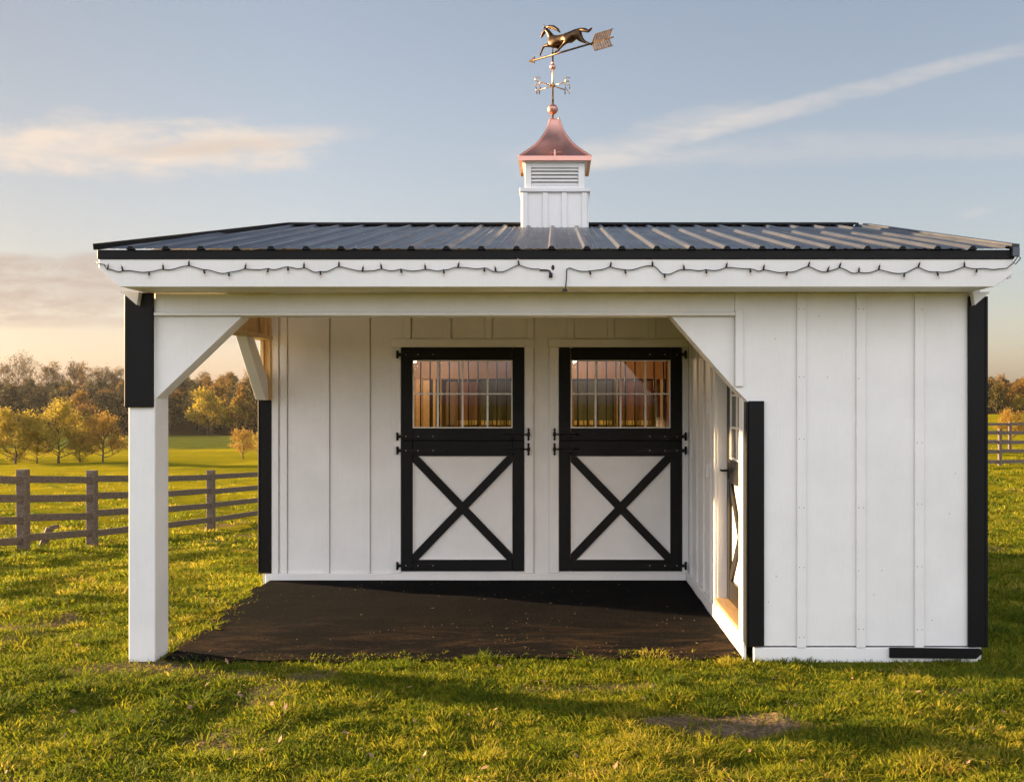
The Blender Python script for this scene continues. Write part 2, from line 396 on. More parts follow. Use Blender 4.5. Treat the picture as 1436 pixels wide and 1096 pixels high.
# porch floor: dark crushed gravel, and scraps of hay on it
def padmat():
    m, nt, bs = mat('dark_gravel'); P = coords(nt)
    a = noise(nt, P, 42, 6, .8); b = noise(nt, coords(nt, (.45,1.5,1)), 4.2, 7, .72, .8); c = noise(nt, P, 130, 2)
    col = ramp(nt, a, [(.32, (.0020, .0023, .0028)), (.55, (.0055, .0058, .0065)), (.70, (.030, .029, .030))])
    at = node(nt, 'ShaderNodeAttribute', attribute_name='wear')
    dust = math_(nt, 'MULTIPLY', at.outputs['Fac'], ramp(nt, b, [(.47, g3(0)), (.68, g3(1))]))
    col = mixc(nt, dust, col, ramp(nt, a, [(.3, (.018, .011, .007)), (.7, (.075, .046, .026))]))
    nt.links.new(col, bs.inputs['Base Color']); bs.inputs['Roughness'].default_value = 1; bs.inputs['Specular IOR Level'].default_value = .03
    bump(nt, math_(nt, 'ADD', math_(nt, 'MULTIPLY', a, .012), math_(nt, 'MULTIPLY', b, .03)), .8, 1.0, bs); return m
def make_pad():
    xs = np.arange(-3.1, 1.331, .04); ys = np.arange(6.6, 9.931, .04)
    X, Y = np.meshgrid(xs, ys); on = on_pad(X, Y)
    Z = .022+(fbm(X, Y, 1.4, 3, 33)-.5)*.03
    Z = .022+(Z-.022)*(1-.9*sstep(9.0, 9.75, Y)); Z = np.maximum(Z, .008)
    V = np.stack([X.ravel(), Y.ravel(), Z.ravel()], 1); idx = np.arange(X.size).reshape(X.shape)
    F = np.stack([idx[:-1,:-1].ravel(), idx[:-1,1:].ravel(), idx[1:,1:].ravel(), idx[1:,:-1].ravel()], 1)
    F = F[on[:-1,:-1].ravel()]
    o = np_mesh('gravel_pad', V, F, padmat())
    wear = np.clip((1-sstep(6.9, 8.6, Y.ravel()+.25*np.abs(X.ravel()-.2)*0))*1.1, 0, 1)
    at = o.data.attributes.new('wear', 'FLOAT', 'POINT'); at.data.foreach_set('value', wear.astype(np.float32))
    o.data.polygons.foreach_set('use_smooth', np.ones(len(F), bool))
    tag(o, 'dark trodden gravel floor of the open porch', 'ground', kind='structure')
    rs = random.Random(5); b = MB()
    for i in range(620):
        x = rs.uniform(-2.7, 1.28); y = 6.9+3.0*rs.random()**2.4; a = rs.random()*6.28; l = rs.uniform(.005, .030)*rs.random()
        if float(fbm(x, y, 2.2, 3, 19)) < .56 and rs.random() < .95: continue
        if not bool(on_pad(np.array(x), np.array(y))): continue
        z = max(.008, .022+float(fbm(x, y, 1.4, 3, 33)-.5)*.03)+.006
        b.bar((x, y, z), (x+math.cos(a)*l, y+math.sin(a)*l, z+rs.uniform(-.002, .008)), .0026, .0018)
    tag(b.build('hay_scraps', plain('dry_hay', (.30, .20, .085), .9)), 'loose scraps of straw trodden over the dark porch floor', 'straw', kind='stuff')
make_pad()

# ------------------------------------------------------------------ the stable
YF, YB, YE, YR = 6.90, 9.93, 6.52, 9.75
XL, XR, XI = -2.92, 2.96, 1.33
ZE, ZR = 2.788, 3.50
st = empty('stable', 'white board and batten horse stable with black trim, metal roof and open porch', 'stable', (0, YF, 0))
OFF = Vector((0, -YF, 0))
def part(mb, name, m, parent=None):
    o = mb.build(name, m, parent if parent is not None else st)
    if parent is None: o.data.transform(Matrix.Translation(OFF))
    else: o.data.transform(Matrix.Translation(OFF))
    return o
def roofz(y): return ZE+(ZR-ZE)*(y-YE)/(YR-YE) if y <= YR else ZR-(y-YR)*.235

BV = .004
# front wall of the tack room with battens and its clipped corner by the porch
w = MB()
w.prism([(1.246, 2.546), (1.246, 1.884), (XI, 1.80), (XI, .11), (XR-.02, .11), (XR-.02, 2.546)], 'y', YF, YF+.05)
for x0 in (1.67, 2.08, 2.483):
    w.box(x0, x0+.064, YF-.019, YF-.0005, .10, 2.546, bevel=.003)
w.box(1.246, 1.30, YF-.019, YF-.0005, 1.90, 2.43, bevel=.003)
rs = random.Random(31)
for x in (1.702, 2.112, 2.515):
    for i in range(6):
        z = .2+i*.44+rs.uniform(-.03, .03)
        for dx in (-.016, .016):
            if rs.random() < .8: w.box(x+dx-.0028, x+dx+.0028, YF-.0197, YF-.0185, z, z+.0056, 1)
for x in (1.50, 1.9, 2.3, 2.70):
    for i in range(4):
        if rs.random() < .7:
            z = rs.uniform(.2, 2.4); xx = x+rs.uniform(-.12, .12); w.box(xx-.0028, xx+.0028, YF-.0007, YF+.001, z, z+.0056, 1)
part(w, 'wall', [WHITE, FENCEW])
# black corner trims
t = MB(); t.box(XI+.005, XI+.113, YF-.026, YF-.0005, .11, 1.80, bevel=BV); t.box(XI-.012, XI+.004, YF-.026, YF+.06, .11, 1.795, bevel=.003)
tag(part(t, 'corner_trim', BLACK))
t = MB(); t.box(XR-.11, XR+.004, YF-.026, YF-.0005, .105, 2.52, bevel=BV); t.box(XR+.0045, XR+.024, YF-.026, YF+.11, .105, 2.52, bevel=.003)
part(t, 'corner_trim', BLACK)
# skirting of the tack room
k = MB(); k.box(1.372, XR-.04, YF-.012, YF+.03, -.02, .099, bevel=BV); k.box(1.43, 1.434, YF-.0135, YF-.0115, 0, .075)
part(k, 'skirting', WHITE)
k = MB(); k.prism([(2.305, .104), (2.93, .096), (2.945, .068), (2.90, .028), (2.305, .034)], 'y', YF-.036, YF-.014, bevel=.003)
for x in (2.38, 2.60, 2.86): k.box(x, x+.006, YF-.038, YF-.0355, .07, .076)
part(k, 'kickboard', BLACK)
# beam across the porch mouth
b = MB(); b.box(-2.768, 1.2455, YF+.004, YF+.15, 2.412, 2.546, bevel=BV); b.box(-2.768, 1.2455, YF-.016, YF+.16, 2.388, 2.4115, bevel=.004)
part(b, 'beam', WHITE)
# braces
b = MB(); b.prism([(-2.766, 2.387), (-2.165, 2.387), (-2.766, 1.815)], 'y', YF+.02, YF+.19, bevel=.003)
part(b, 'brace', WHITE)
b = MB(); b.prism([(.805, 2.387), (1.2455, 2.387), (1.2455, 1.886)], 'y', YF+.025, YF+.19, bevel=.003); b.prism([(1.2456, 1.98), (1.2456, 1.885), (1.328, 1.801), (1.328, 1.98)], 'y', YF+.051, YF+.19, bevel=.002)
part(b, 'brace', WHITE)
# post at the porch corner: white below, boxed in black above
p = MB(); p.box(-2.948, -2.766, YF+.004, YF+.25, -.05, 2.50, bevel=.006)
po = part(p, 'post', WHITE)
p = MB(); p.box(-2.966, -2.768, YF-.024, YF+.0025, 1.757, 2.545, bevel=BV); p.box(-2.968, -2.9495, YF+.003, YF+.26, 1.757, 2.545, bevel=BV)
part(p, 'post_cladding', BLACK, po)
# rear porch corner, raw studs, header plate and plywood gable seen from inside
t = MB(); t.box(-2.925, -2.812, YB-.03, YB-.0005, .087, 1.805, bevel=BV); t.box(-2.945, -2.926, YB-.03, YB+.09, .087, 1.805, bevel=BV)
part(t, 'corner_trim', BLACK)
s = MB(); s.box(-2.86, -2.815, YB-.05, YB-.001, 1.806, 3.3, bevel=.003)
part(s, 'stud', PINE)
s = MB(); s.box(-2.905, -2.868, YB-.10, YB-.012, 1.90, 3.3, bevel=.003)
part(s, 'stud', PINE)
s = MB(); s.box(-2.9, -2.865, 8.6, 8.64, 2.46, 3.1, bevel=.003); part(s, 'stud', PINE)
s = MB(); s.box(-2.935, -2.79, YF+.255, YB-.06, 2.395, 2.437, bevel=.004)
part(s, 'header_plate', PINE)
s = MB(); s.prism([(YF+.26, 2.44), (YB-.002, 2.44), (YB-.002, 3.40), (YF+.26, 2.80)], 'x', -2.935, -2.918)
part(s, 'gable_panel', PINE)
b = MB(); b.prism([(9.90, 1.807), (9.90, 1.99), (9.42, 2.393), (9.18, 2.393), (9.80, 1.807)], 'x', -2.935, -2.838, bevel=.003)
part(b, 'brace', WHITE)
# front-to-back rafters in the porch
for x in (-2.2, -1.5, -.8, -.1, .6):
    s = MB(); s.prism([(YF+.17, roofz(YF+.17)-.20), (YF+.17, roofz(YF+.17)-.05), (YB-.004, roofz(YR)-.07), (YB-.004, roofz(YR)-.22)], 'x', x, x+.045, bevel=.003)
    part(s, 'rafter', PINE)

# porch back wall with its two door openings
DOORS = ((-1.525, -.305, 1), (.043, 1.262, -1))      # x0, x1, hinge side (+1 left)
ZD0, ZD1 = .108, 2.328
w = MB()
T0, T1 = YB, YB+.05
xs = [-2.812, DOORS[0][0], DOORS[0][1], DOORS[1][0], DOORS[1][1], XI]
def sheet(w, x0, x1, z0, z1, gs):
    w.box(x0, x1, T0+.012, T1, z0, z1)
    e = [x0]+[v for g_ in sorted(gs) if x0 < g_ < x1 for v in (g_-.0005, g_+.0085)]+[x1]
    for a, b2 in zip(e[::2], e[1::2]): w.box(a, b2, T0, T0+.0118, z0, z1)
GRV = (-2.745, -2.66, -2.24, -1.837, -1.43, -1.035, -.624, -.21, .19, .589, 1.0)
for i in (0, 2, 4): sheet(w, xs[i], xs[i+1], .05, 3.40, GRV)
for i in (1, 3): sheet(w, xs[i]+.0002, xs[i+1]-.0002, ZD1, 3.40, GRV); w.box(xs[i]+.0002, xs[i+1]-.0002, T0, T1, .05, ZD0)
for xr in (-2.66, -2.24, -1.837):
    w.box(xr-.066, xr, YB-.018, YB-.0004, .085, 3.3, bevel=.003)
w.box(-2.812, -2.745, YB-.021, YB-.0004, .085, 3.3, bevel=.003)
for xr in (-1.43, -1.035, -.624, -.21, .19, .589, 1.0):
    w.box(xr-.066, xr, YB-.018, YB-.0004, 2.413, 3.3, bevel=.003)
part(w, 'wall', WHITE)
k = MB(); k.box(-2.87, XI-.025, YB-.036, YB-.0006, -.02, .0845, bevel=.005)
part(k, 'skirting', WHITE)
for (x0, x1, hs) in DOORS:
    c = MB()
    xa, xb = (x0-.092, x1+.092) if hs > 0 else (x0-.10, XI-.002)
    c.box(xa-.012, xb+(.012 if hs > 0 else 0), YB-.024, YB-.0004, ZD1+.001, 2.412, bevel=.004)
    c.box(xa, x0-.003, YB-.022, YB-.0004, .086, ZD1, bevel=.004); c.box(x1+.003, xb, YB-.022, YB-.0004, .086, ZD1, bevel=.004)
    part(c, 'door_frame', WHITE)

def stall_door(x0, x1, hs):
    """split stable door: glazed upper leaf with bars, lower leaf with a crossed brace"""
    sw = .115; y0, y1 = YB-.030, YB+.012
    f = MB()
    zs = (ZD0, .222, 1.248, 1.4015, 1.4045, 1.526, 2.20, ZD1)
    g = .0015
    f.box(x0, x0+sw, y0, y1, zs[0], zs[3], bevel=BV); f.box(x1-sw, x1, y0, y1, zs[0], zs[3], bevel=BV)
    f.box(x0, x0+sw, y0, y1, zs[4], zs[7], bevel=BV); f.box(x1-sw, x1, y0, y1, zs[4], zs[7], bevel=BV)
    for za, zb in ((zs[0], zs[1]), (zs[2], zs[3]), (zs[4], zs[5]), (zs[6], zs[7])):
        f.box(x0+sw+g, x1-sw-g, y0+.0015, y1, za, zb, bevel=BV)
    f.box(x0+.002, x1-.002, y1+.0005, y1+.012, 1.36, 1.44)
    d = part(f, 'stall_door', BLACK)
    xa, xb = x0+sw+.002, x1-sw-.002; za, zb = zs[1]+.001, zs[2]-.001
    p = MB(); p.box(xa, xb, YB-.006, YB+.008, za, zb)
    e = .007                                                      # pale bead where panel meets the frame
    p.box(xa, xa+e, YB-.024, YB-.0062, za, zb); p.box(xb-e, xb, YB-.024, YB-.0062, za, zb)
    p.box(xa+e, xb-e, YB-.024, YB-.0062, za, za+e); p.box(xa+e, xb-e, YB-.024, YB-.0062, zb-e, zb)
    part(p, 'panel', WHITE, d)
    c = MB(); wd = .082
    W_, H_ = xb-xa, zb-za; L = math.hypot(W_, H_); ux, uz = W_/L, H_/L
    hx, hz = wd/2/uz, wd/2/ux
    c.prism([(xa, za), (xa+hx, za), (xb, zb-hz), (xb, zb), (xb-hx, zb), (xa, za+hz)], 'y', YB-.0275, YB-.0065)
    # second diagonal in two halves butted against the first
    cx, cz = (xa+xb)/2, (za+zb)/2
    sx = wd/2/uz; 
    def half(sg):
        P = [(xa, zb), (xa, zb-hz), None, None, (xa+hx, zb)]
        # corners where the half meets the first diagonal (left edge line of it)
        a = (cx-hx/2-0*sg, cz); 
        q1 = (cx-hx/1.0, cz); q2 = (cx, cz+hz/1.0)
        P = [(xa, zb), (xa, zb-hz), (cx-hx, cz), (cx, cz+hz), (xa+hx, zb)]
        return P if sg < 0 else [(2*cx-px, 2*cz-pz) for px, pz in P]
    c.prism(half(-1), 'y', YB-.0268, YB-.0066); c.prism(half(1), 'y', YB-.0268, YB-.0066)
    part(c, 'cross_brace', BLACK, d)
    # glazing, white muntins, black bars
    wx0, wx1, wz0, wz1 = x0+sw, x1-sw, zs[5], zs[6]
    gl = MB(); gl.box(wx0+.001, wx1-.001, YB-.012, YB-.009, wz0+.001, wz1-.001); part(gl, 'window_pane', GLASS, d)
    m_ = MB(); r = .011
    m_.box(wx0, wx0+r, YB-.026, YB-.0125, wz0, wz1); m_.box(wx1-r, wx1, YB-.026, YB-.0125, wz0, wz1)
    m_.box(wx0+r, wx1-r, YB-.026, YB-.0125, wz0, wz0+r); m_.box(wx0+r, wx1-r, YB-.026, YB-.0125, wz1-r, wz1)
    mz = wz0+(wz1-wz0)*.505
    m_.box(wx0+r, wx1-r, YB-.0245, YB-.0126, mz-.007, mz+.007)
    for i in (1, 2, 3):
        mx = wx0+(wx1-wx0)*i/4
        m_.box(mx-.009, mx+.009, YB-.025, YB-.0124, wz0+r, mz-.0072); m_.box(mx-.009, mx+.009, YB-.025, YB-.0124, mz+.0072, wz1-r)
    part(m_, 'muntin_grid', WHITE, d)
    bb = MB()
    for i in range(10):
        bx = wx0+(wx1-wx0)*(i+.75)/10.4
        bb.tube([(bx, YB+.035, wz0-.05), (bx, YB+.035, wz1+.05)], .0075, 8)
    part(bb, 'window_bars', IRON, d)
    # hinges and latches
    for z in (2.255, 1.445, 1.305, .165):
        h = MB(); s = 1 if hs > 0 else -1; xe = x0 if hs > 0 else x1
        X = lambda v: xe+s*v
        pts = [(X(-.022), z-.014), (X(.34), z-.016), (X(.40), z-.019), (X(.45), z-.010), (X(.462), z), (X(.45), z+.010), (X(.40), z+.019), (X(.34), z+.016), (X(-.022), z+.014)]
        h.prism(pts, 'y', YB-.040, YB-.031, bevel=.002)
        h.box(min(X(-.045), X(-.022)), max(X(-.045), X(-.022)), YB-.052, YB-.024, z-.030, z+.030, bevel=.004)
        h.tube([(X(-.034), YB-.046, z-.04), (X(-.034), YB-.046, z+.04)], .011, 10)
        hi = part(h, 'hinge', IRON, d)
        for v in (.05, .17, .32):
            sc = MB(); sc.lathe([(.0001, -.001), (.0065, -.001), (.005, .002), (.0001, .003)], (0, 0, 0), 8)
            for q in sc.bm.verts: q.co = Vector((X(v)+q.co.x, YB-.041-q.co.z, z+q.co.y))
            part(sc, 'screw', STEEL, d)
    for z in (1.465, 1.318):
        l = MB(); s = 1 if hs > 0 else -1; xe = x1 if hs > 0 else x0
        X = lambda v: xe+s*v
        l.tube([(X(-.20), YB-.044, z), (X(.045), YB-.044, z)], .008, 8)
        l.box(min(X(-.17), X(-.03)), max(X(-.17), X(-.03)), YB-.041, YB-.031, z-.026, z+.026, bevel=.003)
        l.prism([(X(.032), z-.05), (X(.045), z-.066), (X(.058), z-.05), (X(.051), z-.03), (X(.062), z-.012), (X(.062), z+.012), (X(.051), z+.03), (X(.058), z+.05), (X(.045), z+.066), (X(.032), z+.05), (X(.039), z+.03), (X(.03), z+.012), (X(.03), z-.012), (X(.039), z-.03)], 'y', YB-.056, YB-.030, bevel=.002)
        l.ball((X(-.11), YB-.047, z-.045), .012, 8)
        part(l, 'latch', IRON, d)
    return d
for a in DOORS: stall_door(*a)

# side wall of the porch (facing left) with the tack room door set into it
DY0, DY1, DZ0, DZ1 = 7.10, 8.17, .185, 2.22
w = MB()
XW = XI
w.prism([(DY1, .10), (YB-.0005, .10), (YB-.0005, 3.36), (DY1, 3.02)], 'x', XW, XW+.05); w.prism([(YF+.055, .10), (DY0, .10), (DY0, 2.82), (YF+.055, 2.78)], 'x', XW, XW+.05)
w.box(XW, XW+.05, DY0+.0002, DY1-.0002, DZ1, 2.85); w.box(XW, XW+.05, DY0+.0002, DY1-.0002, .10, DZ0-.02)
for y in (8.42, 8.83, 9.24, 9.65): w.box(XW-.019, XW-.0004, y, y+.064, .12, 3.0, bevel=.003)
part(w, 'wall', WHITE)
k = MB(); k.box(XW-.026, XW-.0006, YF+.03, YB-.04, -.02, .119, bevel=.004)
part(k, 'skirting', WHITE)
c = MB()
c.box(XW-.022, XW-.0004, DY1+.001, DY1+.075, .12, DZ1+.08, bevel=.003); c.box(XW-.022, XW-.0004, YF+.062, DY0-.001, .12, DZ1+.08, bevel=.003)
c.box(XW-.020, XW-.0004, DY0, DY1, DZ1+.001, DZ1+.08, bevel=.003)
c.box(XW+.001, XW+.12, DY1-.012, DY1-.001, DZ0, DZ1, bevel=.002); c.box(XW+.001, XW+.12, DY0+.001, DY0+.012, DZ0, DZ1, bevel=.002); c.box(XW+.001, XW+.12, DY0+.0125, DY1-.0125, DZ1-.012, DZ1-.001)
fr = part(c, 'door_frame', WHITE)
s = MB(); s.box(XW-.03, XW+.14, DY0+.013, DY1-.013, DZ0-.018, DZ0+.008, bevel=.005)
part(s, 'door_sill', SILLW)
def tack_door():
    x0, x1 = XW+.075, XW+.118; a, b_ = DY0+.015, DY1-.015; sw = .12
    f = MB()
    f.box(x0, x1, a, a+sw, DZ0+.012, DZ1-.015, bevel=BV); f.box(x0, x1, b_-sw, b_, DZ0+.012, DZ1-.015, bevel=BV)
    for za, zb in ((DZ0+.012, .36), (1.14, 1.33), (2.10, DZ1-.015)): f.box(x0+.001, x1, a+sw+.001, b_-sw-.001, za, zb, bevel=BV)
    d = part(f, 'tack_room_door', DOORWOOD)
    p = MB(); p.box(x0+.022, x0+.034, a+sw+.002, b_-sw-.002, .362, 1.138); part(p, 'panel', WHITE, d)
    c = MB(); ya, yb, za, zb = a+sw+.002, b_-sw-.002, .362, 1.138
    hy, hz = .062, .058
    c.prism([(ya, za), (ya+hy, za), (yb, zb-hz), (yb, zb), (yb-hy, zb), (ya, za+hz)], 'x', x0+.003, x0+.0215)
    cy, cz = (ya+yb)/2, (za+zb)/2
    P = [(ya, zb), (ya, zb-hz), (cy-hy, cz), (cy, cz+hz), (ya+hy, zb)]
    c.prism(P, 'x', x0+.004, x0+.0213); c.prism([(2*cy-y, 2*cz-z) for y, z in P], 'x', x0+.004, x0+.0213)
    part(c, 'cross_brace', DOORWOOD, d)
    g = MB(); g.box(x0+.018, x0+.021, a+sw+.001, b_-sw-.001, 1.331, 2.099); part(g, 'window_pane', GLASS, d)
    m_ = MB(); ya, yb = a+sw, b_-sw
    r = .014
    m_.box(x0+.004, x0+.0175, ya, ya+r, 1.33, 2.10); m_.box(x0+.004, x0+.0175, yb-r, yb, 1.33, 2.10); m_.box(x0+.004, x0+.0175, ya+r, yb-r, 1.33, 1.33+r); m_.box(x0+.004, x0+.0175, ya+r, yb-r, 2.10-r, 2.10)
    for i in (1, 2):
        my = ya+(yb-ya)*i/3; m_.box(x0+.006, x0+.0174, my-.008, my+.008, 1.33+r, 2.10-r)
    for i in (1, 2):
        mz = 1.33+.77*i/3; m_.box(x0+.0062, x0+.0173, ya+r, yb-r, mz-.008, mz+.008)
    part(m_, 'muntin_grid', WHITE, d)
    h = MB(); h.tube([(x0-.002, b_-.06, 1.235), (x0-.05, b_-.06, 1.235)], .009, 8); h.tube([(x0-.05, b_-.065, 1.235), (x0-.05, b_+.05, 1.235)], .009, 8); h.box(x0-.006, x0-.0005, b_-.085, b_-.035, 1.17, 1.30, bevel=.002)
    part(h, 'handle', IRON, d)
tack_door()
for z in (1.68, 1.14):
    h = MB(); h.box(XW-.024, XW-.0005, 8.60, 8.63, z, z+.12); part(h, 'strap_plate', WHITE)

# outer walls of the stall block behind, tack room side and rear
def sided(pts, axis, a, b_, bat, name='wall'):
    w = MB(); w.prism(pts, axis, a, b_)
    for q in bat: w.box(*q, bevel=.003)
    return part(w, name, WHITE)
sided([(YF+.052, .11), (13.0, .11), (13.0, 2.68), (YR, 3.40), (YF+.052, 2.80)], 'x', XR-.05, XR, [(XR+.0005, XR+.019, y, y+.064, .10, 2.68) for y in np.arange(7.3, 12.9, .41)])
sided([(YB+.052, .11), (13.0, .11), (13.0, 2.68), (YB+.052, 3.38)], 'x', XL, XL+.05, [(XL-.019, XL-.0005, y, y+.064, .10, 2.66) for y in np.arange(10.2, 12.9, .41)])
sided([(XL+.052, .11), (XR-.052, .11), (XR-.052, 2.68), (XL+.052, 2.68)], 'y', 12.95, 13.0, [(x, x+.064, 13.0005, 13.019, .10, 2.66) for x in np.arange(-2.7, 2.9, .41)])
k = MB(); k.box(XL, XR, 12.99, 13.03, -1.3, .105); k.box(XL-.012, XL+.04, YB+.1, 12.985, -1.3, .105); k.box(XR-.03, XR+.012, YF+.06, 12.985, -.5, .10)
part(k, 'skirting', WHITE)

# fascia with clipped ends, soffit, drip edge, barge boards
XE0, XE1 = -2.983, 2.998
f = MB(); f.prism([(XE0, 2.7265), (XE0, 2.672), (-2.845, 2.546), (2.872, 2.546), (XE1, 2.632), (XE1, 2.7265)], 'y', YE+.008, YE+.033, bevel=.003)
part(f, 'fascia', WHITE)
f = MB(); f.box(-2.84, 2.868, YE+.0335, YF-.001, 2.5485, 2.562)
part(f, 'soffit', WHITE)
d = MB(); d.box(XE0-.004, XE1+.004, YE-.004, YE+.007, 2.728, 2.786, bevel=.003)
for i in range(-12, 14):
    c_ = -.0205+i*.2286
    if XE0+.05 < c_ < XE1-.05: d.prism([(c_-.027, 2.7865), (c_+.027, 2.7865), (c_+.012, 2.8075), (c_-.012, 2.8075)], 'y', YE-.0225, YE+.006); d.box(XE0, XE1, YE+.0075, YE+.05, 2.7275, 2.734)
part(d, 'drip_edge', BLACK)
for x, s in ((XE0+.002, 1), (XE1-.002, -1)):
    bb = MB(); xa, xb = sorted((x, x+s*.022))
    bb.prism([(YE+.034, 2.60), (YE+.034, 2.74), (YR, ZR-.035), (YR, ZR-.175)] if s < 0 else [(YE+.034, 2.66), (YE+.034, 2.74), (YR, ZR-.06), (YR, ZR-.185)], 'x', xa, xb)
    part(bb, 'bargeboard', WHITE)
    cc = MB(); xa, xb = sorted((x+s*.14, x+s*.02)); xm = x+s*.125
    cc.prism([(xa, 2.545), (xb, 2.545), (xm, 2.455)] if s > 0 else [(xa, 2.545), (xb, 2.545), (xm, 2.455)], 'y', YE+.30, YE+.372)
    part(cc, 'soffit_return', WHITE)

# ribbed roof sheets
def roof_sheet(y0, z0, y1, z1, clip):
    b = MB(); prof = []
    x = XE0; P = .2286
    base = -.0205-.1143*0                                         # a rib falls at x = -0.02
    n0 = int(math.floor((XE0-base)/P))-1
    for i in range(n0, n0+32):
        c = base+i*P
        prof += [(c-.026, 0), (c-.011, .020), (c+.011, .020), (c+.026, 0), (c+.075, 0), (c+.081, .005), (c+.093, .005), (c+.099, 0), (c+.130, 0), (c+.136, .005), (c+.148, .005), (c+.154, 0)]
    prof = [p for p in prof if XE0 < p[0] < XE1]; prof = [(XE0, prof[0][1])]+prof+[(XE1, prof[-1][1])]
    rs = random.Random(2); rows = []
    for j in range(9):
        t = j/8; rows.append([b.bm.verts.new((px, y0+(y1-y0)*t, z0+(z1-z0)*t+pz+.002+(rs.uniform(-.0022, .0022) if 0 < j < 8 else 0))) for px, pz in prof])
    for r0, r1 in zip(rows, rows[1:]):
        for k in range(len(prof)-1): b.bm.faces.new((r0[k], r0[k+1], r1[k+1], r1[k]))
    if clip:
        A = Vector((XE0, y0, 0)); B = Vector((-2.585, y1, 0)); n = Vector(((B-A).y, -(B-A).x, 0))
        if n.x > 0: n = -n
        bmesh.ops.bisect_plane(b.bm, geom=b.bm.verts[:]+b.bm.edges[:]+b.bm.faces[:], plane_co=A, plane_no=n, clear_outer=True)
    return b
rf = part(roof_sheet(YE-.02, ZE, YR, ZR, True), 'roof', ROOF)
part(roof_sheet(13.2, roofz(13.2), YR, ZR, True), 'roof_sheet', ROOF, rf)
c = MB()
c.prism([(YR-.13, ZR-.006), (YR-.125, ZR+.012), (YR, ZR+.040), (YR+.125, ZR+.012), (YR+.13, ZR-.006), (YR, ZR+.026)], 'x', -2.585, 2.93, bevel=0)
part(c, 'ridge_cap', BLACK, rf)
c = MB(); c.bar((XE0-.002, YE-.02, ZE+.016), (-2.585, YR, ZR+.02), .045, .04); part(c, 'rake_trim', BLACK, rf)
c = MB(); c.bar((XE1+.002, YE-.02, ZE+.016), (XE1+.03, YR, ZR+.012), .05, .036); c.box(XE1-.02, XE1+.025, YE-.03, YE+.02, ZE-.045, ZE+.012)
part(c, 'rake_trim', ROOF, rf)
rs = random.Random(8); first = None
for yy in (6.75, 8.2, 9.3):
    for i in range(-10, 12):
        x = -.02+i*.2286+.05
        if first is None:
            sc = MB(); sc.lathe([(.007, 0), (.007, .005), (.003, .008)], (0, 0, 0), 6); first = o = sc.build('roof_screw', STEEL, rf)
        else:
            o = first.copy(); COL.objects.link(o); o.parent = rf
        y_ = yy+rs.uniform(-.02, .02); o.location = (x, y_-YF, roofz(y_)+.002)

# cupola on the ridge
cu = MB(); h = .304
CY = YR
cu.box(-h, h, CY-h, CY+h, 3.20, 3.767)
for x in (-h-.002, -.115, .065, h-.048): cu.box(x, x+.05, CY-h-.016, CY-h-.0004, 3.43, 3.766, bevel=.003)
for sx in (-1, 1):
    for y in (-h, -.03, h-.06): cu.box(*(sorted((sx*(h+.0004), sx*(h+.016)))), CY+y, CY+y+.055, 3.40, 3.766, bevel=.003)
cup = part(cu, 'cupola', WHITE)
cu = MB(); cu.box(-.335, .335, CY-.335, CY+.335, 3.768, 3.806, bevel=.006); part(cu, 'cupola_ledge', WHITE, cup)
cu = MB(); q = .283
for sx in (-1, 1):
    for sy in (-1, 1):
        xa, xb = sorted((sx*q, sx*(q-.06))); ya, yb = sorted((sy*q, sy*(q-.06))); cu.box(xa, xb, CY+ya, CY+yb, 3.807, 4.052, bevel=.003)
for sy in (-1, 1):
    ya, yb = sorted((sy*(q-.002), sy*(q-.03)))
    cu.box(-q+.061, q-.061, CY+ya, CY+yb, 3.807, 3.838); cu.box(-q+.061, q-.061, CY+ya, CY+yb, 4.010, 4.052)
    xa, xb = ya, yb
    cu.box(xa, xb, CY-q+.061, CY+q-.061, 3.807, 3.838); cu.box(xa, xb, CY-q+.061, CY+q-.061, 4.010, 4.052)
cu.box(-.31, .31, CY-.31, CY+.31, 4.0525, 4.066)
part(cu, 'cupola_frame', WHITE, cup)
cu = MB()
for i in range(5):
    z = 3.842+i*.0345
    for sy in (-1, 1):
        cu.prism([(CY+sy*(q-.006), z), (CY+sy*(q-.006), z+.006), (CY+sy*(q-.045), z+.042), (CY+sy*(q-.045), z+.036)], 'x', -q+.062, q-.062)
        cu.prism([(sy*(q-.006), z), (sy*(q-.006), z+.006), (sy*(q-.045), z+.042), (sy*(q-.045), z+.036)], 'y', CY-q+.062, CY+q-.062)
part(cu, 'louvre', WHITE, cup)
cu = MB(); cu.box(-q+.07, q-.07, CY-q+.07, CY+q-.07, 3.807, 4.05); part(cu, 'louvre_backing', BLACK, cup)
prof = [(.342, 4.062), (.342, 4.100), (.330, 4.108), (.283, 4.150), (.225, 4.205), (.169, 4.268), (.124, 4.335), (.088, 4.400), (.062, 4.465), (.044, 4.532), (.036, 4.540)]
def smooth(pts, n=5):
    out = []
    for i in range(len(pts)-1):
        p0, p1, p2, p3 = pts[max(i-1, 0)], pts[i], pts[i+1], pts[min(i+2, len(pts)-1)]
        for k in range(n):
            t = k/n; out.append(tuple(.5*(2*b+(c-a)*t+(2*a-5*b+4*c-d)*t*t+(3*b-a-3*c+d)*t**3) for a, b, c, d in zip(p0, p1, p2, p3)))
    return out+[pts[-1]]
prof = prof[:2]+smooth(prof[2:])
cu = MB(); rings = [[cu.bm.verts.new((sx*w_, CY+sy*w_, z)) for sx, sy in ((-1,-1),(1,-1),(1,1),(-1,1))] for w_, z in prof]
for r0, r1 in zip(rings, rings[1:]):
    for k_ in range(4): cu.bm.faces.new((r0[k_], r0[(k_+1)%4], r1[(k_+1)%4], r1[k_]))
cu.bm.faces.new(rings[-1]); cu.bm.faces.new(rings[0][::-1])
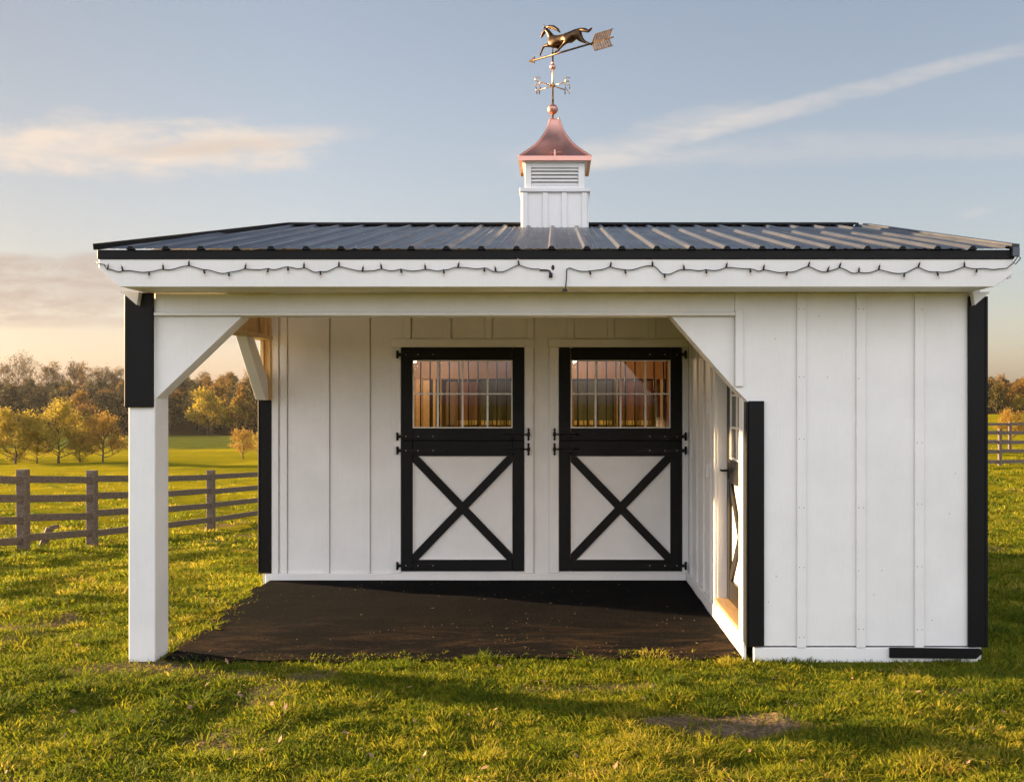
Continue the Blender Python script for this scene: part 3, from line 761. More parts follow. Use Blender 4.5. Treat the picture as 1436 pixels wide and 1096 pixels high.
for sx, sy in ((-1,-1),(1,-1),(1,1),(-1,1)):                       # folded hip seams
    cu.tube([(sx*w_, CY+sy*w_, z+.002) for w_, z in prof[1:]], .0105, 6)
cu.box(-.008, .008, CY-.352, CY-.335, 4.066, 4.16); cu.box(-.346, .346, CY-.3465, CY-.343, 4.062, 4.104); cu.tube([(-.045, CY-.30, 4.150), (-.02, CY-.30, 4.148), (0, CY-.315, 4.135), (.03, CY-.30, 4.15), (.055, CY-.30, 4.15)], .005, 6)
part(cu, 'cupola_roof', COPPER, cup)

# ------------------------------------------------------------------ weathervane
WX = -.02
wv = empty('weathervane', 'bronze weathervane of a galloping horse over an arrow on the cupola', 'weathervane', (WX, CY, 4.54))
def wpart(mb, name, m, parent=wv):
    return mb.build(name, m, parent)
r_ = MB(); r_.tube([(0, 0, -.02), (0, 0, .20)], .012, 10); r_.tube([(0, 0, .2), (0, 0, .66)], .009, 10); r_.tube([(0, 0, .66), (0, 0, .80)], .007, 10)
r_.lathe([(.018, .318), (.026, .326), (.026, .334), (.018, .344)], (0, 0, 0), 14)
wpart(r_, 'rod', BRASS)
g = MB(); g.ball((0, 0, .10), .051, 18); g.lathe([(.0525, .094), (.054, .098), (.054, .104), (.0525, .108)], (0, 0, 0), 18); wpart(g, 'globe', COPPER)
g = MB(); g.ball((0, 0, .515), .029, 14); g.lathe([(.012, .54), (.014, .552), (.010, .57)], (0, 0, 0), 12); wpart(g, 'globe', COPPER)
arr = Vector((.757, -.644, 0)).normalized()
def strokes(letter):
    return {'N': [[(-1,-1),(-1,1),(1,-1),(1,1)]], 'E': [[(1,1),(-1,1),(-1,-1),(1,-1)], [(-1,0),(.6,0)]],
            'S': [[(1,.75),(.4,1),(-.6,1),(-1,.6),(-.6,.15),(.6,-.15),(1,-.6),(.6,-1),(-.4,-1),(-1,-.75)]], 'W': [[(-1,1),(-.5,-1),(0,.4),(.5,-1),(1,1)]]}[letter]
for let, dx, dy in (('S', -1, -1), ('E', 1, -1), ('N', 1, 1), ('W', -1, 1)):
    dv = Vector((dx, dy, 0)).normalized(); a = MB(); z = .33
    a.tube([dv*.01+Vector((0, 0, z)), dv*.175+Vector((0, 0, z))], .0062, 8)
    arm = wpart(a, 'compass_arm', BRASS)
    l = MB(); c0 = dv*.205+Vector((0, 0, z)); dh = Vector((1, 0, 0)) if dx*dy else dv
    hx = Vector((.80, -.6*dx*dy*0, 0)).normalized()
    for st_ in strokes(let): 
        l.tube([c0+hx*px*.023+Vector((0, 0, pz*.036)) for px, pz in st_], .0065, 6)
    wpart(l, 'compass_letter', BRASS, arm)
ZA = .633
a = MB(); a.tube([arr*-.25+Vector((0, 0, ZA)), arr*.50+Vector((0, 0, ZA))], .0095, 8)
side = Vector((0, 0, 1))
def flatpoly(mb, pts, th=.006):
    """plate in the arrow's vertical plane, pts = (u, v)"""
    n = arr.cross(Vector((0, 0, 1))).normalized()
    A = [mb.bm.verts.new(arr*u+Vector((0, 0, ZA+v))+n*th/2) for u, v in pts]; B = [mb.bm.verts.new(arr*u+Vector((0, 0, ZA+v))-n*th/2) for u, v in pts]
    k = len(pts); mb.bm.faces.new(A); mb.bm.faces.new(B[::-1])
    for i in range(k): mb.bm.faces.new((A[i], B[i], B[(i+1)%k], A[(i+1)%k]))
flatpoly(a, [(-.315, 0), (-.235, .035), (-.245, .008), (-.245, -.008), (-.235, -.032)], .012)
ap = wpart(a, 'arrow', BRONZE)
f = MB()
for i in range(8):
    u = .485+i*.027
    for sg in (-1, 1): flatpoly(f, [(u, sg*.004), (u+.017, sg*.004), (u+.017+.035, sg*.078), (u+.035, sg*.078)], .006)
for sg in (-1, 1): flatpoly(f, [(.52, sg*.074), (.74, sg*.074), (.74, sg*.081), (.52, sg*.081)], .005)
flatpoly(f, [(.48, -.006), (.74, -.006), (.74, .006), (.48, .006)], .008)
wpart(f, 'fletching', BRONZE, ap)
def skin_obj(name, verts, edges, radii, m, parent, root=0, sub=2):
    me = bpy.data.meshes.new(name); me.from_pydata(verts, edges, []); me.update()
    o = bpy.data.objects.new(name, me); COL.objects.link(o)
    s = o.modifiers.new('skin', 'SKIN'); s.use_smooth_shade = True
    for i, r in enumerate(radii):
        sv = me.skin_vertices[0].data[i]; sv.radius = (r, r); sv.use_root = (i == root)
    u = o.modifiers.new('sub', 'SUBSURF'); u.levels = sub; u.render_levels = sub
    dg = bpy.context.evaluated_depsgraph_get(); me2 = bpy.data.meshes.new_from_object(o.evaluated_get(dg))
    o.modifiers.clear(); o.data = me2; bpy.data.meshes.remove(me)
    me2.materials.clear(); me2.materials.append(m); me2.name = name
    for p in me2.polygons: p.use_smooth = True
    o.parent = parent; return o
hn = arr.cross(Vector((0, 0, 1))).normalized()
def H(zx, zy, off=0.0):
    u = (zx-513)/760; ya = 578-.275*(zx-305); v = (ya-zy)/1000
    return arr*u+Vector((0, 0, ZA+v))+hn*off
hv = []; hr = []; he = []
def chain(pts, start=None):
    prev = start
    for (x, y, off, r) in pts:
        hv.append(H(x, y, off)); hr.append(r); i = len(hv)-1
        if prev is not None: he.append((prev, i))
        prev = i
    return prev
root = chain([(700, 345, 0, .052)])
loin = chain([(640, 365, 0, .050), (580, 385, 0, .054), (535, 395, 0, .052)], root)
neck = chain([(505, 360, 0, .036), (480, 312, 0, .027), (452, 275, 0, .022)], loin)
chain([(430, 290, 0, .021), (412, 320, 0, .015), (398, 350, 0, .011)], neck)
rump = chain([(745, 315, 0, .046)], root)
chain([(775, 285, 0, .018), (815, 290, 0, .022), (850, 305, 0, .016), (885, 272, 0, .007)], rump)
chain([(765, 370, -.028, .028), (800, 395, -.028, .014), (840, 412, -.028, .010), (868, 425, -.028, .009)], rump)
chain([(668, 395, .030, .030), (640, 425, .03, .015), (605, 465, .03, .010), (575, 492, .03, .009)], root)
chain([(500, 432, .028, .024), (445, 440, .028, .013), (425, 480, .028, .010), (402, 540, .028, .009)], loin)
chain([(548, 442, -.028, .022), (560, 465, -.028, .012), (530, 478, -.028, .010), (512, 500, -.028, .008)], loin)
horse = skin_obj('horse', hv, he, hr, BRONZE, wv)
mn = MB()
mn.tube([H(446, 250), H(480, 245), H(520, 250), H(560, 275), H(585, 305)], [.012, .016, .017, .014, .005], 8)
for k_ in range(5): mn.tube([H(452+k_*24, 262+k_*4), H(470+k_*24, 246+k_*7), H(500+k_*22, 258+k_*11)], [.006, .009, .002], 6)
mn.tube([H(438, 262, .012), H(436, 225, .014)], [.009, .002], 6); mn.tube([H(440, 262, -.012), H(440, 228, -.014)], [.009, .002], 6)
wpart(mn, 'mane', BRONZE, horse)

# ------------------------------------------------------------------ string lights on the fascia
def string(label, xs0, xs1, z0, seed, tail):
    rs = random.Random(seed); root = empty('string_lights', label, 'string lights', (xs0, YE, 2.66), group='string lights on the fascia')
    O = Vector((xs0, YE, 2.66)); y = YE-.004
    n = int((xs1-xs0)/.125); pts = []; bulbs = []
    up = True
    for i in range(n+1):
        x = xs0+(xs1-xs0)*i/n+rs.uniform(-.03, .03)*(0 < i < n); z = z0+rs.uniform(-.017, .017)+(.010 if up else -.010)
        pts.append((x, z)); bulbs.append((x, z, up if rs.random() < .85 else not up)); up = not up if rs.random() < .8 else up
    path = []
    for (xa, za), (xb, zb) in zip(pts, pts[1:]):
        sag = rs.uniform(.0, .014); cur = rs.uniform(-.004, .004)
        for k in range(7):
            t = k/7; path.append(Vector((xa+(xb-xa)*t, y-rs.uniform(0, .004), za+(zb-za)*(t*t*(3-2*t))-sag*math.sin(math.pi*t)+cur*math.sin(2*math.pi*t))))
    path.append(Vector((pts[-1][0], y, pts[-1][1])))
    if tail == 'end': path += [Vector((xs1+.05, y-.004, z0+.01)), Vector((2.99, y-.01, 2.70)), Vector((3.02, y-.01, 2.745)), Vector((3.05, y+.02, 2.735)), Vector((3.035, y+.06, 2.70)), Vector((3.01, y+.05, 2.715))]
    if tail == 'start': path = [Vector((-3.0, y+.02, 2.712)), Vector((-2.975, y-.005, 2.695)), Vector((-2.94, y, 2.69))]+path
    c = MB(); c.tube([p-O for p in path], .0034, 6); c.build('cable', CABLE, root)
    for (x, z, u) in bulbs[1:-1] if tail != 'start' else bulbs[:-1]:
        s = 1 if u else -1; tilt = rs.uniform(-.008, .008)
        m = MB(); m.tube([Vector((x, y, z))-O, Vector((x+tilt, y-.006, z+s*.026))-O], .0060, 8)
        bo = m.build('bulb', CABLE, root)
        m = MB(); m.tube([Vector((x+tilt, y-.006, z+s*.026))-O, Vector((x+tilt*1.5, y-.008, z+s*.037))-O, Vector((x+tilt*1.8, y-.009, z+s*.043))-O], [.005, .0042, .001], 8); m.build('bulb_tip', BULBTIP, bo)
    return root, O
sl, O = string('dark string of small bulbs sagging along the fascia left of the hole', -2.92, -.10, 2.662, 4, 'start')
c = MB(); c.tube([Vector((-.10, YE-.003, 2.655))-O, Vector((-.05, YE-.004, 2.653))-O, Vector((-.033, YE-.006, 2.648))-O, Vector((-.026, YE-.006, 2.630))-O], .0055, 6); c.tube([Vector((-.026, YE-.008, 2.635))-O, Vector((-.026, YE-.008, 2.605))-O], [.012, .0125], 10); c.build('socket', CABLE, sl)
sr, O = string('dark string of small bulbs running from the dangling plug to the right eave', .10, 2.90, 2.655, 11, 'end')
c = MB(); c.tube([Vector((.10, YE-.004, 2.668))-O, Vector((.078, YE-.006, 2.660))-O, Vector((.076, YE-.008, 2.60))-O, Vector((.070, YE-.012, 2.53))-O], .004, 6); c.box(.050-O.x, .082-O.x, -.022, -.004, 2.512-O.z, 2.530-O.z, bevel=.003); c.build('plug', CABLE, sr)
h = MB(); h.lathe([(.0001, 0), (.011, 0), (.009, .002), (.0001, .003)], (0, 0, 0), 12)
for v in h.bm.verts: v.co = Vector((-.012+v.co.x, YE+.0065-v.co.z, 2.672+v.co.y*1.6))
part(h, 'knot_hole', BARK)

# ------------------------------------------------------------------ stall interior, seen through the door windows
w = MB(); w.box(XL+.055, 1.38, 12.86, 12.90, .12, 3.0); w.box(-2.85, -2.83, 10.02, 12.85, .12, 3.0); w.box(1.385, 1.405, 10.02, 12.85, .12, 3.0)
w.box(-.20, -.165, 10.02, 12.85, .12, 3.1)
part(w, 'stall_lining', PLY)
w = MB(); w.box(-2.85, 1.38, 10.0, 12.9, .06, .10); part(w, 'stall_floor', SILLW)
w = MB(); w.prism([(10.0, 3.05), (10.0, 3.08), (12.86, 2.42), (12.86, 2.39)], 'x', -2.82, 1.38); part(w, 'stall_ceiling', PLY)
for a, b2 in ((-2.80, -.22), (-.15, 1.37)):
    w = MB(); w.box(a, b2, 12.30, 12.36, 2.06, 2.40, bevel=.004); part(w, 'stall_header', PLY)
for x in (-1.50, -1.43, -.50, .18, .74, 1.22, 1.30):
    w = MB(); w.box(x, x+.035, 12.28, 12.34, .12, 2.06, bevel=.004); part(w, 'stall_stud', PINE)
w = MB()
for i in range(5): w.box(-1.98+i*.092, -1.893+i*.092, 12.2, 12.23, .12, 2.06 if i % 2 else 2.05, bevel=.004)
part(w, 'stall_partition', SILLW)
w = MB(); w.box(-1.40, -.52, 12.27, 12.32, 1.30, 1.47, bevel=.004); w.box(.20, 1.21, 12.27, 12.32, 1.30, 1.47, bevel=.004); part(w, 'stall_rail', PINE)
def blanket(x0, x1, y, z0, z1, m, label, seed, hem=True):
    rs = random.Random(seed); nx, nz = 30, 8
    root = empty('blanket', label, 'blanket', ((x0+x1)/2, y, z1), group='blankets hanging in the stalls')
    b = MB(); ph = rs.random()*6
    def P(i, j, o):
        u = i/nx; v = j/nz
        return (x0+(x1-x0)*u-(x0+x1)/2, o+.022*math.sin(u*(x1-x0)*38+ph+.6*v)*(.3+.7*v), -v*(z1-z0))
    for o in (0, .012):
        g_ = [[b.bm.verts.new(P(i, j, o)) for j in range(nz+1)] for i in range(nx+1)]
        for i in range(nx):
            for j in range(nz): f = b.bm.faces.new((g_[i][j], g_[i+1][j], g_[i+1][j+1], g_[i][j+1])); f.smooth = True
    b.build('cloth', m, root)
    if hem:
        b = MB(); g_ = [[b.bm.verts.new((P(i, nz, 0)[0], P(i, nz, 0)[1]-.004, -(z1-z0)+dz)) for dz in (.055, .0)] for i in range(nx+1)]
        for i in range(nx):
            if i % 4 != 3: b.bm.faces.new((g_[i][0], g_[i+1][0], g_[i+1][1], g_[i][1]))
        b.build('hem', YELLOWHEM, root)
    b = MB(); b.tube([(-(x1-x0)/2-.02, .006, .012), ((x1-x0)/2+.02, .006, .012)], .012, 8); b.build('rail', IRON, root)
blanket(-1.33, -1.20, 12.24, 1.50, 2.03, PINKCLOTH, 'narrow brownish pink blanket beside the red one in the left door window', 1, False)
blanket(-1.19, -.93, 12.22, 1.50, 2.03, REDCLOTH, 'dull red blanket with pale hem behind the left stall door window', 2)
blanket(-.90, -.54, 12.21, 1.50, 2.04, GREENCLOTH, 'grey green blanket with yellow hem behind the left stall door window', 3)
blanket(.24, .70, 12.22, 1.50, 2.04, GREENCLOTH, 'grey green blanket with yellow hem behind the right stall door window', 4)
blanket(.80, 1.18, 12.21, 1.50, 2.04, REDCLOTH, 'dull red blanket behind the right stall door window', 5)
def stall_lamp(x, y, z, label):
    root = empty('stall_lamp', label, 'lamp', (x, y, z), group='lit lamps inside the stalls')
    b = MB(); b.ball((0, 0, 0), .024, 14, 1.2); b.build('lamp_bulb', LAMPGLOW, root)
    b = MB(); b.lathe([(.02, .04), (.024, .05), (.024, .09), (.01, .10)], (0, 0, 0), 12); b.tube([(0, 0, .09), (0, 0, 2.62-z)], .005, 6); b.build('lamp_holder', IRON, root)
    l = bpy.data.lights.new('stall_light', 'POINT'); l.energy = 5.5; l.color = (1, .66, .34); l.shadow_soft_size = .05
    lo = bpy.data.objects.new('stall_light', l); COL.objects.link(lo); lo.parent = root; lo.location = (0, -.0, -.06)
stall_lamp(-1.585, 11.3, 2.255, 'lit bulb hanging at the upper corner of the left door window')
stall_lamp(.225, 11.3, 2.255, 'lit bulb hanging at the upper corner of the right door window')

# ------------------------------------------------------------------ fences
def fence(label, posts, h, rails, pw, group=None):
    """posts: list of (x, y); rails: heights below the top as a share of h"""
    P = [(x, y, float(gz(x, y, False))) for x, y in posts]
    x0, y0, z0 = P[0]; root = empty('fence', label, 'fence', (x0, y0, z0), group=group); O = Vector((x0, y0, z0)); rs = random.Random(len(posts))
    rs = random.Random(int(abs(x0*10)))
    d = (Vector((*posts[-1], 0))-Vector((*posts[0], 0))).normalized(); n = Vector((-d.y, d.x, 0))
    for x, y, z in P:
        c = Vector((x, y, z))-O; tl = Vector((rs.uniform(-.02, .02), rs.uniform(-.02, .02), 0))
        m = MB(); m.bar(c+Vector((0, 0, -.5)), c+tl+Vector((0, 0, h)), pw, pw*.9, up=(d.x, d.y, 0), bevel=.01); m.build('post', FENCEW, root)
    for (xa, ya, za), (xb, yb, zb) in zip(P, P[1:]):
        A = Vector((xa, ya, za))-O; B = Vector((xb, yb, zb))-O
        for f in rails:
            m = MB(); v = Vector((0, 0, h*(1-f)))
            m.bar(A+d*(pw*.40)+v+Vector((0, 0, rs.uniform(-.02, .02))), B-d*(pw*.40)+v+Vector((0, 0, rs.uniform(-.02, .02))), .045, .115, bevel=.008); m.build('rail', FENCEW, root)
    return root
fl = fence('weathered four rail paddock fence running away left of the porch', [(-8.3+.1*(y-15.6), y) for y in (10.9, 13.2, 15.6, 17.5, 19.8, 22.2, 25.5, 28.0, 30.5)], 1.30, (.125, .36, .60, .845), .155)
fence('nearer four rail fence crossing the pasture right of the stable', [(x, 33+.06*(x-14.7)) for x in (9.9, 12.3, 14.7, 17.1, 19.5)], 1.33, (.10, .33, .57, .82), .11, 'fences right of the stable')
fence('farther rail fence behind the nearer one right of the stable', [(x, 41.5-.05*(x-18.9)) for x in (13.5, 16.2, 18.9, 21.6, 24.3)], 1.42, (.06, .32, .58), .12, 'fences right of the stable')
m = MB(); zc = float(gz(-8.6, 16.6, False)); m.bar((0, 0, -.06), (.10, .1, .30), .06, .12, bevel=.006); m.bar((.10, .1, .30), (.24, .14, .33), .04, .07)
o = m.build('broken_board', FENCEW); o.location = (-8.75, 17.0, float(gz(-8.75, 17.0, False))); tag(o, 'short broken board stuck in the grass behind the left fence', 'board')

# ------------------------------------------------------------------ trees
def tree_meshes(name, seed, h, spread, leaves, lsize, leafm, trunk_frac=.28, nlimb=9, sparse=1.0, tr=.022):
    rs = random.Random(seed); b = MB(); tips = []
    def grow(p, d, L, r, lev):
        pts = [p]; rad = [r]; n = 4
        for i in range(n):
            d = (d+Vector((rs.uniform(-.28, .28), rs.uniform(-.28, .28), rs.uniform(-.05, .20)))).normalized()
            p = p+d*L/n; pts.append(p); rad.append(r*(1-.62*(i+1)/n))
            if lev >= 1: tips.append((p, lev))
            if lev < 3 and i >= 1:
                for _ in range(2 if lev else 1):
                    if rs.random() < .85:
                        dd = (d*.55+Vector((rs.uniform(-1, 1), rs.uniform(-1, 1), rs.uniform(-.25, .75)))).normalized()
                        grow(p, dd, L*rs.uniform(.42, .62), rad[-1]*.68, lev+1)
        b.tube(pts, rad, 5 if lev else 7)
    th = h*trunk_frac; tp = [Vector((0, 0, -.3))]; tr_ = [h*tr*1.25]
    for i in range(1, 7):
        t = i/6; tp.append(Vector((rs.uniform(-.02, .02)*h, rs.uniform(-.02, .02)*h, h*.62*t))); tr_.append(h*tr*(1-.72*t))
    b.tube(tp, tr_, 8)
    for i in range(nlimb):
        t = trunk_frac/.62+(1-trunk_frac/.62)*(i/(nlimb-1)); k = min(int(t*6), 5); p = tp[k].lerp(tp[k+1], t*6-k)
        a = i*2.4+rs.uniform(-.4, .4); el = .15+.95*t**1.5
        grow(p, Vector((math.cos(a)*math.cos(el), math.sin(a)*math.cos(el), math.sin(el))), spread*rs.uniform(.62, .9)*(1-.25*t), h*tr*.5*(1-.5*t), 1)
    tm = b.build(name+'_trunk', BARK); trunk = tm.data; bpy.data.objects.remove(tm)
    nr = np.random.RandomState(seed); T = np.array([list(p) for p, l in tips]); W = np.array([1.0 if l == 1 else 1.7 for p, l in tips])
    idx = nr.choice(len(T), leaves, p=W/W.sum()); C = T[idx]+nr.randn(leaves, 3)*h*.042*np.array([1, 1, .75])
    A = nr.randn(leaves, 3); A /= np.linalg.norm(A, axis=1)[:, None]; Bv = np.cross(A, nr.randn(leaves, 3)); Bv /= np.linalg.norm(Bv, axis=1)[:, None]
    s = lsize*(.55+.9*nr.rand(leaves))[:, None]
    V = np.stack([C-A*s*.5, C+Bv*s*.38, C+A*s*.5, C-Bv*s*.38], 1).reshape(-1, 3); F = np.arange(leaves*4).reshape(-1, 4)
    co = np_mesh(name+'_crown', V, F, leafm); crown = co.data
    tint = np.clip(.5+.28*nr.randn(len(T)), 0, 1)[idx]*.6+.4*nr.rand(leaves)
    crown.attributes.new('tint', 'FLOAT', 'POINT').data.foreach_set('value', np.repeat(tint, 4).astype(np.float32))
    bpy.data.objects.remove(co)
    return trunk, crown
def place(name, meshes, x, y, sc, rz, label, group=None, cat='tree', zoff=0.0, sz=1.0):
    r = empty(name, label, cat, (x, y, float(gz(x, y, False))+zoff), rz, group); r.scale = (sc, sc, sc*sz)
    for nm, me in (('trunk', meshes[0]), ('crown', meshes[1])):
        o = bpy.data.objects.new(nm, me); COL.objects.link(o); o.parent = r
    return r
def px(xp, y): return (xp-778)/1400*y
GOLD = tree_meshes('golden', 11, 4.1, 2.7, 7500, .12, LEAF_GOLD, .10, 14)
GOLD2 = tree_meshes('golden_low', 12, 3.4, 2.4, 6500, .12, LEAF_GOLD, .07, 13)
ORNG = tree_meshes('orange', 13, 3.5, 2.1, 5000, .115, LEAF_ORANGE, .12, 13)
MIDG = 'trees in the pasture beyond the left fence'
place('field_tree', GOLD, px(82, 75), 75, 1.02, .4, 'tallest golden tree of the clump beyond the left fence, dark bare trunk', MIDG)
place('field_tree', GOLD2, px(22, 74), 74, 1.0, 2.0, 'golden tree at the far left end of the clump beyond the fence', MIDG)
place('field_tree', GOLD2, px(-18, 77), 77, 1.1, 3.1, 'golden tree cut by the photo edge behind the left fence clump', MIDG)
place('field_tree', ORNG, px(145, 75.5), 75.5, 1.0, 1.0, 'orange tinged tree at the right end of the clump beyond the left fence', MIDG)
place('field_tree', GOLD2, px(52, 77), 77, .62, 4.0, 'low golden bush like tree left of the tallest tree in the clump', MIDG)
place('field_tree', GOLD2, px(112, 76), 76, .66, 5.2, 'low golden bush like tree between the tallest and the orange tree', MIDG)
place('field_tree', ORNG, px(341, 82), 82, .66, 2.2, 'small pinkish lone tree seen in the porch opening before the wood', MIDG)
place('field_tree', GOLD2, px(366, 84), 84, .52, .3, 'small low golden bush beside the lone pinkish tree', MIDG)
place('field_tree', ORNG, px(1418, 56), 56, .50, .9, 'faded pinkish bush behind the right hand fences', MIDG, 'bush')
place('field_tree', ORNG, px(1462, 58), 58, .46, 2.9, 'faded low bush past the right hand fences, mostly cut off', MIDG, 'bush')

WT = {'russet': [tree_meshes('russet_a', 21, 8, 3.6, 2600, .36, LEAF_RUSSET, .06, 11), tree_meshes('russet_b', 22, 8, 3.2, 2400, .36, LEAF_RUSSET, .06, 11)],
      'olive': [tree_meshes('olive_a', 23, 8, 3.5, 2600, .38, LEAF_OLIVE, .05, 11), tree_meshes('olive_b', 24, 8, 3.0, 2400, .36, LEAF_OLIVE, .05, 11)],
      'dark': [tree_meshes('dark_b', 35, 8, 3.8, 3000, .36, LEAF_DARK, .05, 12), tree_meshes('dark_a', 25, 8, 3.4, 2600, .40, LEAF_DARK, .05, 11)],
      'sparse': [tree_meshes('sparse_a', 26, 9, 6.2, 1500, .26, LEAF_SPARSE, .20, 12, tr=.024), tree_meshes('sparse_b', 27, 9, 5.6, 2100, .28, LEAF_SPARSE, .22, 11, tr=.024), tree_meshes('sparse_c', 28, 9, 5.0, 2600, .30, LEAF_RUSSET, .16, 11)]}
GW = tree_meshes('wood_gold', 29, 7.4, 3.6, 3400, .30, LEAF_GOLD, .14, 12)
WL = {'russet': 'russet brown tree packed in the wood beyond the fields', 'olive': 'olive leaved tree packed in the wood beyond the fields', 'dark': 'dark leaved tree packed in the wood beyond the fields'}
rs = random.Random(77)
def wood_rows(a0, a1, d0, d1, step, lateral, hs):
    d = d0
    while d < d1:
        a = a0*d+rs.uniform(0, lateral)
        while a < a1*d:
            f = (d-d0)/(d1-d0)
            k = rs.choices(('russet', 'olive', 'dark'), (4, 3, 2.2) if a > -.36*d else (1, 2.2, 5))[0]
            if f > .75: k = rs.choices(('russet', 'olive'), (3, 2))[0]
            dd = d+rs.uniform(-3, 3); sc = hs(f)*rs.uniform(.82, 1.18); rz = rs.uniform(0, 6.28); sz = rs.uniform(.9, 1.12)
            base = (float(gz(a, dd, False))-CAMZ)/dd; t = min(max((a/dd+.44)/.08, 0), 1)
            lim = (.0165+(.0255-.0165)*t if a < 0 else .0195)+rs.uniform(-.002, .003)      # crest of the wood, as a slope seen from the stable
            sc = min(sc, (lim-base)*dd/8.6)
            if sc > .28: place('wood_tree', rs.choice(WT[k]), a, dd, sc, rz, WL[k], k+' trees of the wood', sz=sz)
            a += lateral*rs.uniform(.75, 1.3)
        d += step
wood_rows(-.61, -.20, 165, 284, 10.5, 6.0, lambda f: .80+.25*f)
wood_rows(.36, .54, 164, 284, 11, 4.6, lambda f: .80+.25*f)
wood_rows(.23, .36, 166, 280, 20, 7.0, lambda f: .85+.25*f)
place('wood_tree', GW, px(291, 161), 161, .98, .7, 'golden lit round tree at the front edge of the wood, in the porch opening', 'golden trees at the edge of the wood')
place('wood_tree', GW, px(335, 163), 163, .80, 2.7, 'smaller golden tree at the wood front, right of the bigger golden one', 'golden trees at the edge of the wood')
place('wood_tree', GW, px(1428, 160), 160, .40, 1.7, 'golden tree at the foot of the wood right of the stable', 'golden trees at the edge of the wood')
SKY = 'spreading trees on the skyline'
for xp, d, sc, k in ((4, 286, 1.05, 1), (26, 290, 1.22, 0), (36, 294, 1.15, 0), (72, 288, 1.1, 2), (104, 290, 1.1, 1), (112, 296, 1.0, 2), (132, 296, .9, 2), (148, 290, .95, 1), (160, 294, .85, 2), (172, 290, .95, 1), (250, 292, .82, 2), (285, 296, .78, 1), (318, 290, .8, 2), (352, 294, .85, 2)):
    place('skyline_tree', WT['sparse'][k], px(xp, d), d, sc, rs.uniform(0, 6.28), 'thin crowned tree standing against the sky along the crest of the wood', SKY, zoff=-2.6)
place('skyline_tree', WT['sparse'][2], px(1404, 288), 288, .62, 1.2, 'rounded tree rising just above the wood right of the stable', None, zoff=-2.2)

HAZE = .00009
if HAZE:
    hz = MB(); hz.box(-420, 420, -60, 640, -8, 40)
    hm = bpy.data.materials.new('air'); hm.use_nodes = True; ht = hm.node_tree; ht.nodes.clear()
    ho = node(ht, 'ShaderNodeOutputMaterial'); pv = node(ht, 'ShaderNodeVolumePrincipled'); pv.inputs['Density'].default_value = HAZE; pv.inputs['Color'].default_value = (.85, .85, .88, 1); pv.inputs['Anisotropy'].default_value = .35
    ht.links.new(pv.outputs[0], ho.inputs['Volume'])
    tag(hz.build('haze', hm), 'thin warm evening haze over the fields and the wood', 'haze', kind='stuff')

# ------------------------------------------------------------------ sky, sun
SUN_EL, SUN_AZ = 10.5, 21.5                         # azimuth: degrees behind the stable, off the left
tosun = Vector((-math.cos(R(SUN_AZ))*math.cos(R(SUN_EL)), math.sin(R(SUN_AZ))*math.cos(R(SUN_EL)), math.sin(R(SUN_EL))))
W = bpy.data.worlds.new('World'); scene.world = W; W.use_nodes = True
nt = W.node_tree; bg = nt.nodes['Background']
sky = node(nt, 'ShaderNodeTexSky', sky_type='NISHITA', sun_disc=False)
sky.sun_elevation = R(SUN_EL); sky.sun_rotation = math.atan2(tosun.x, tosun.y)
sky.air_density = 1.0; sky.dust_density = 1.2; sky.ozone_density = 2.0
tc = node(nt, 'ShaderNodeTexCoord'); D = tc.outputs['Generated']
sp = node(nt, 'ShaderNodeSeparateXYZ'); nt.links.new(D, sp.inputs[0])
X_, Y_, Z_ = sp.outputs
M = lambda op, a, b=None, c=None, cl=False: math_(nt, op, a, b, c, cl)
yy = M('MAXIMUM', Y_, .05); u = M('DIVIDE', X_, yy); v = M('DIVIDE', Z_, yy)
cv = node(nt, 'ShaderNodeCombineXYZ'); nt.links.new(u, cv.inputs[0]); nt.links.new(v, cv.inputs[1])
def cn(scale, sxy, det=6, rough=.6, dist=.4):
    mp = node(nt, 'ShaderNodeMapping'); mp.inputs['Scale'].default_value = (*sxy, 1); nt.links.new(cv.outputs[0], mp.inputs['Vector'])
    return noise(nt, mp.outputs[0], scale, det, rough, dist)
wisp = cn(7, (1, 3.2)); wisp2 = cn(17, (1, 2.5), 6, .65)
fw = M('SUBTRACT', wisp, .5); fw2 = M('SUBTRACT', wisp2, .5)
tex = ramp(nt, cn(11, (1, 4.5), 7, .65, .8), [(.28, g3(.25)), (.48, g3(.75)), (.66, g3(1))])
def ellipse(cx, cy, rx, ry, slope=0.0, wob=.6, soft=1.0):
    du = M('SUBTRACT', u, cx); dv = M('SUBTRACT', M('SUBTRACT', v, cy), M('MULTIPLY', du, slope))
    e = M('ADD', M('POWER', M('ABSOLUTE', M('DIVIDE', du, rx)), 2.0), M('POWER', M('ABSOLUTE', M('DIVIDE', dv, ry)), 2.0))
    e = M('ADD', e, M('ADD', M('MULTIPLY', fw, wob*2.2), M('MULTIPLY', fw2, wob*1.6)))
    mr = node(nt, 'ShaderNodeMapRange', interpolation_type='SMOOTHSTEP'); mr.inputs[1].default_value = 1.55; mr.inputs[2].default_value = -.25; nt.links.new(e, mr.inputs[0])
    return M('MULTIPLY', mr.outputs[0], tex)
c_main = ellipse(-.415, .254, .165, .032, 0, 1.35); c_tail = ellipse(-.30, .262, .115, .012, .04, .8)
c_shade = ellipse(-.350, .252, .105, .009, .05, .5)
c_streak = M('MULTIPLY', ellipse(.27, .300, .30, .010, .262, 1.2), .50); c_streak2 = M('MULTIPLY', ellipse(.10, .262, .10, .020, .30, 1.1), .55)
c_low = M('MULTIPLY', ellipse(.30, .252, .36, .016, .03, 1.1), .26); c_low2 = M('MULTIPLY', ellipse(.08, .240, .10, .007, .10, 1.0), .30); c_dot = M('MULTIPLY', ellipse(.422, .187, .018, .006, .2, .5), .4)
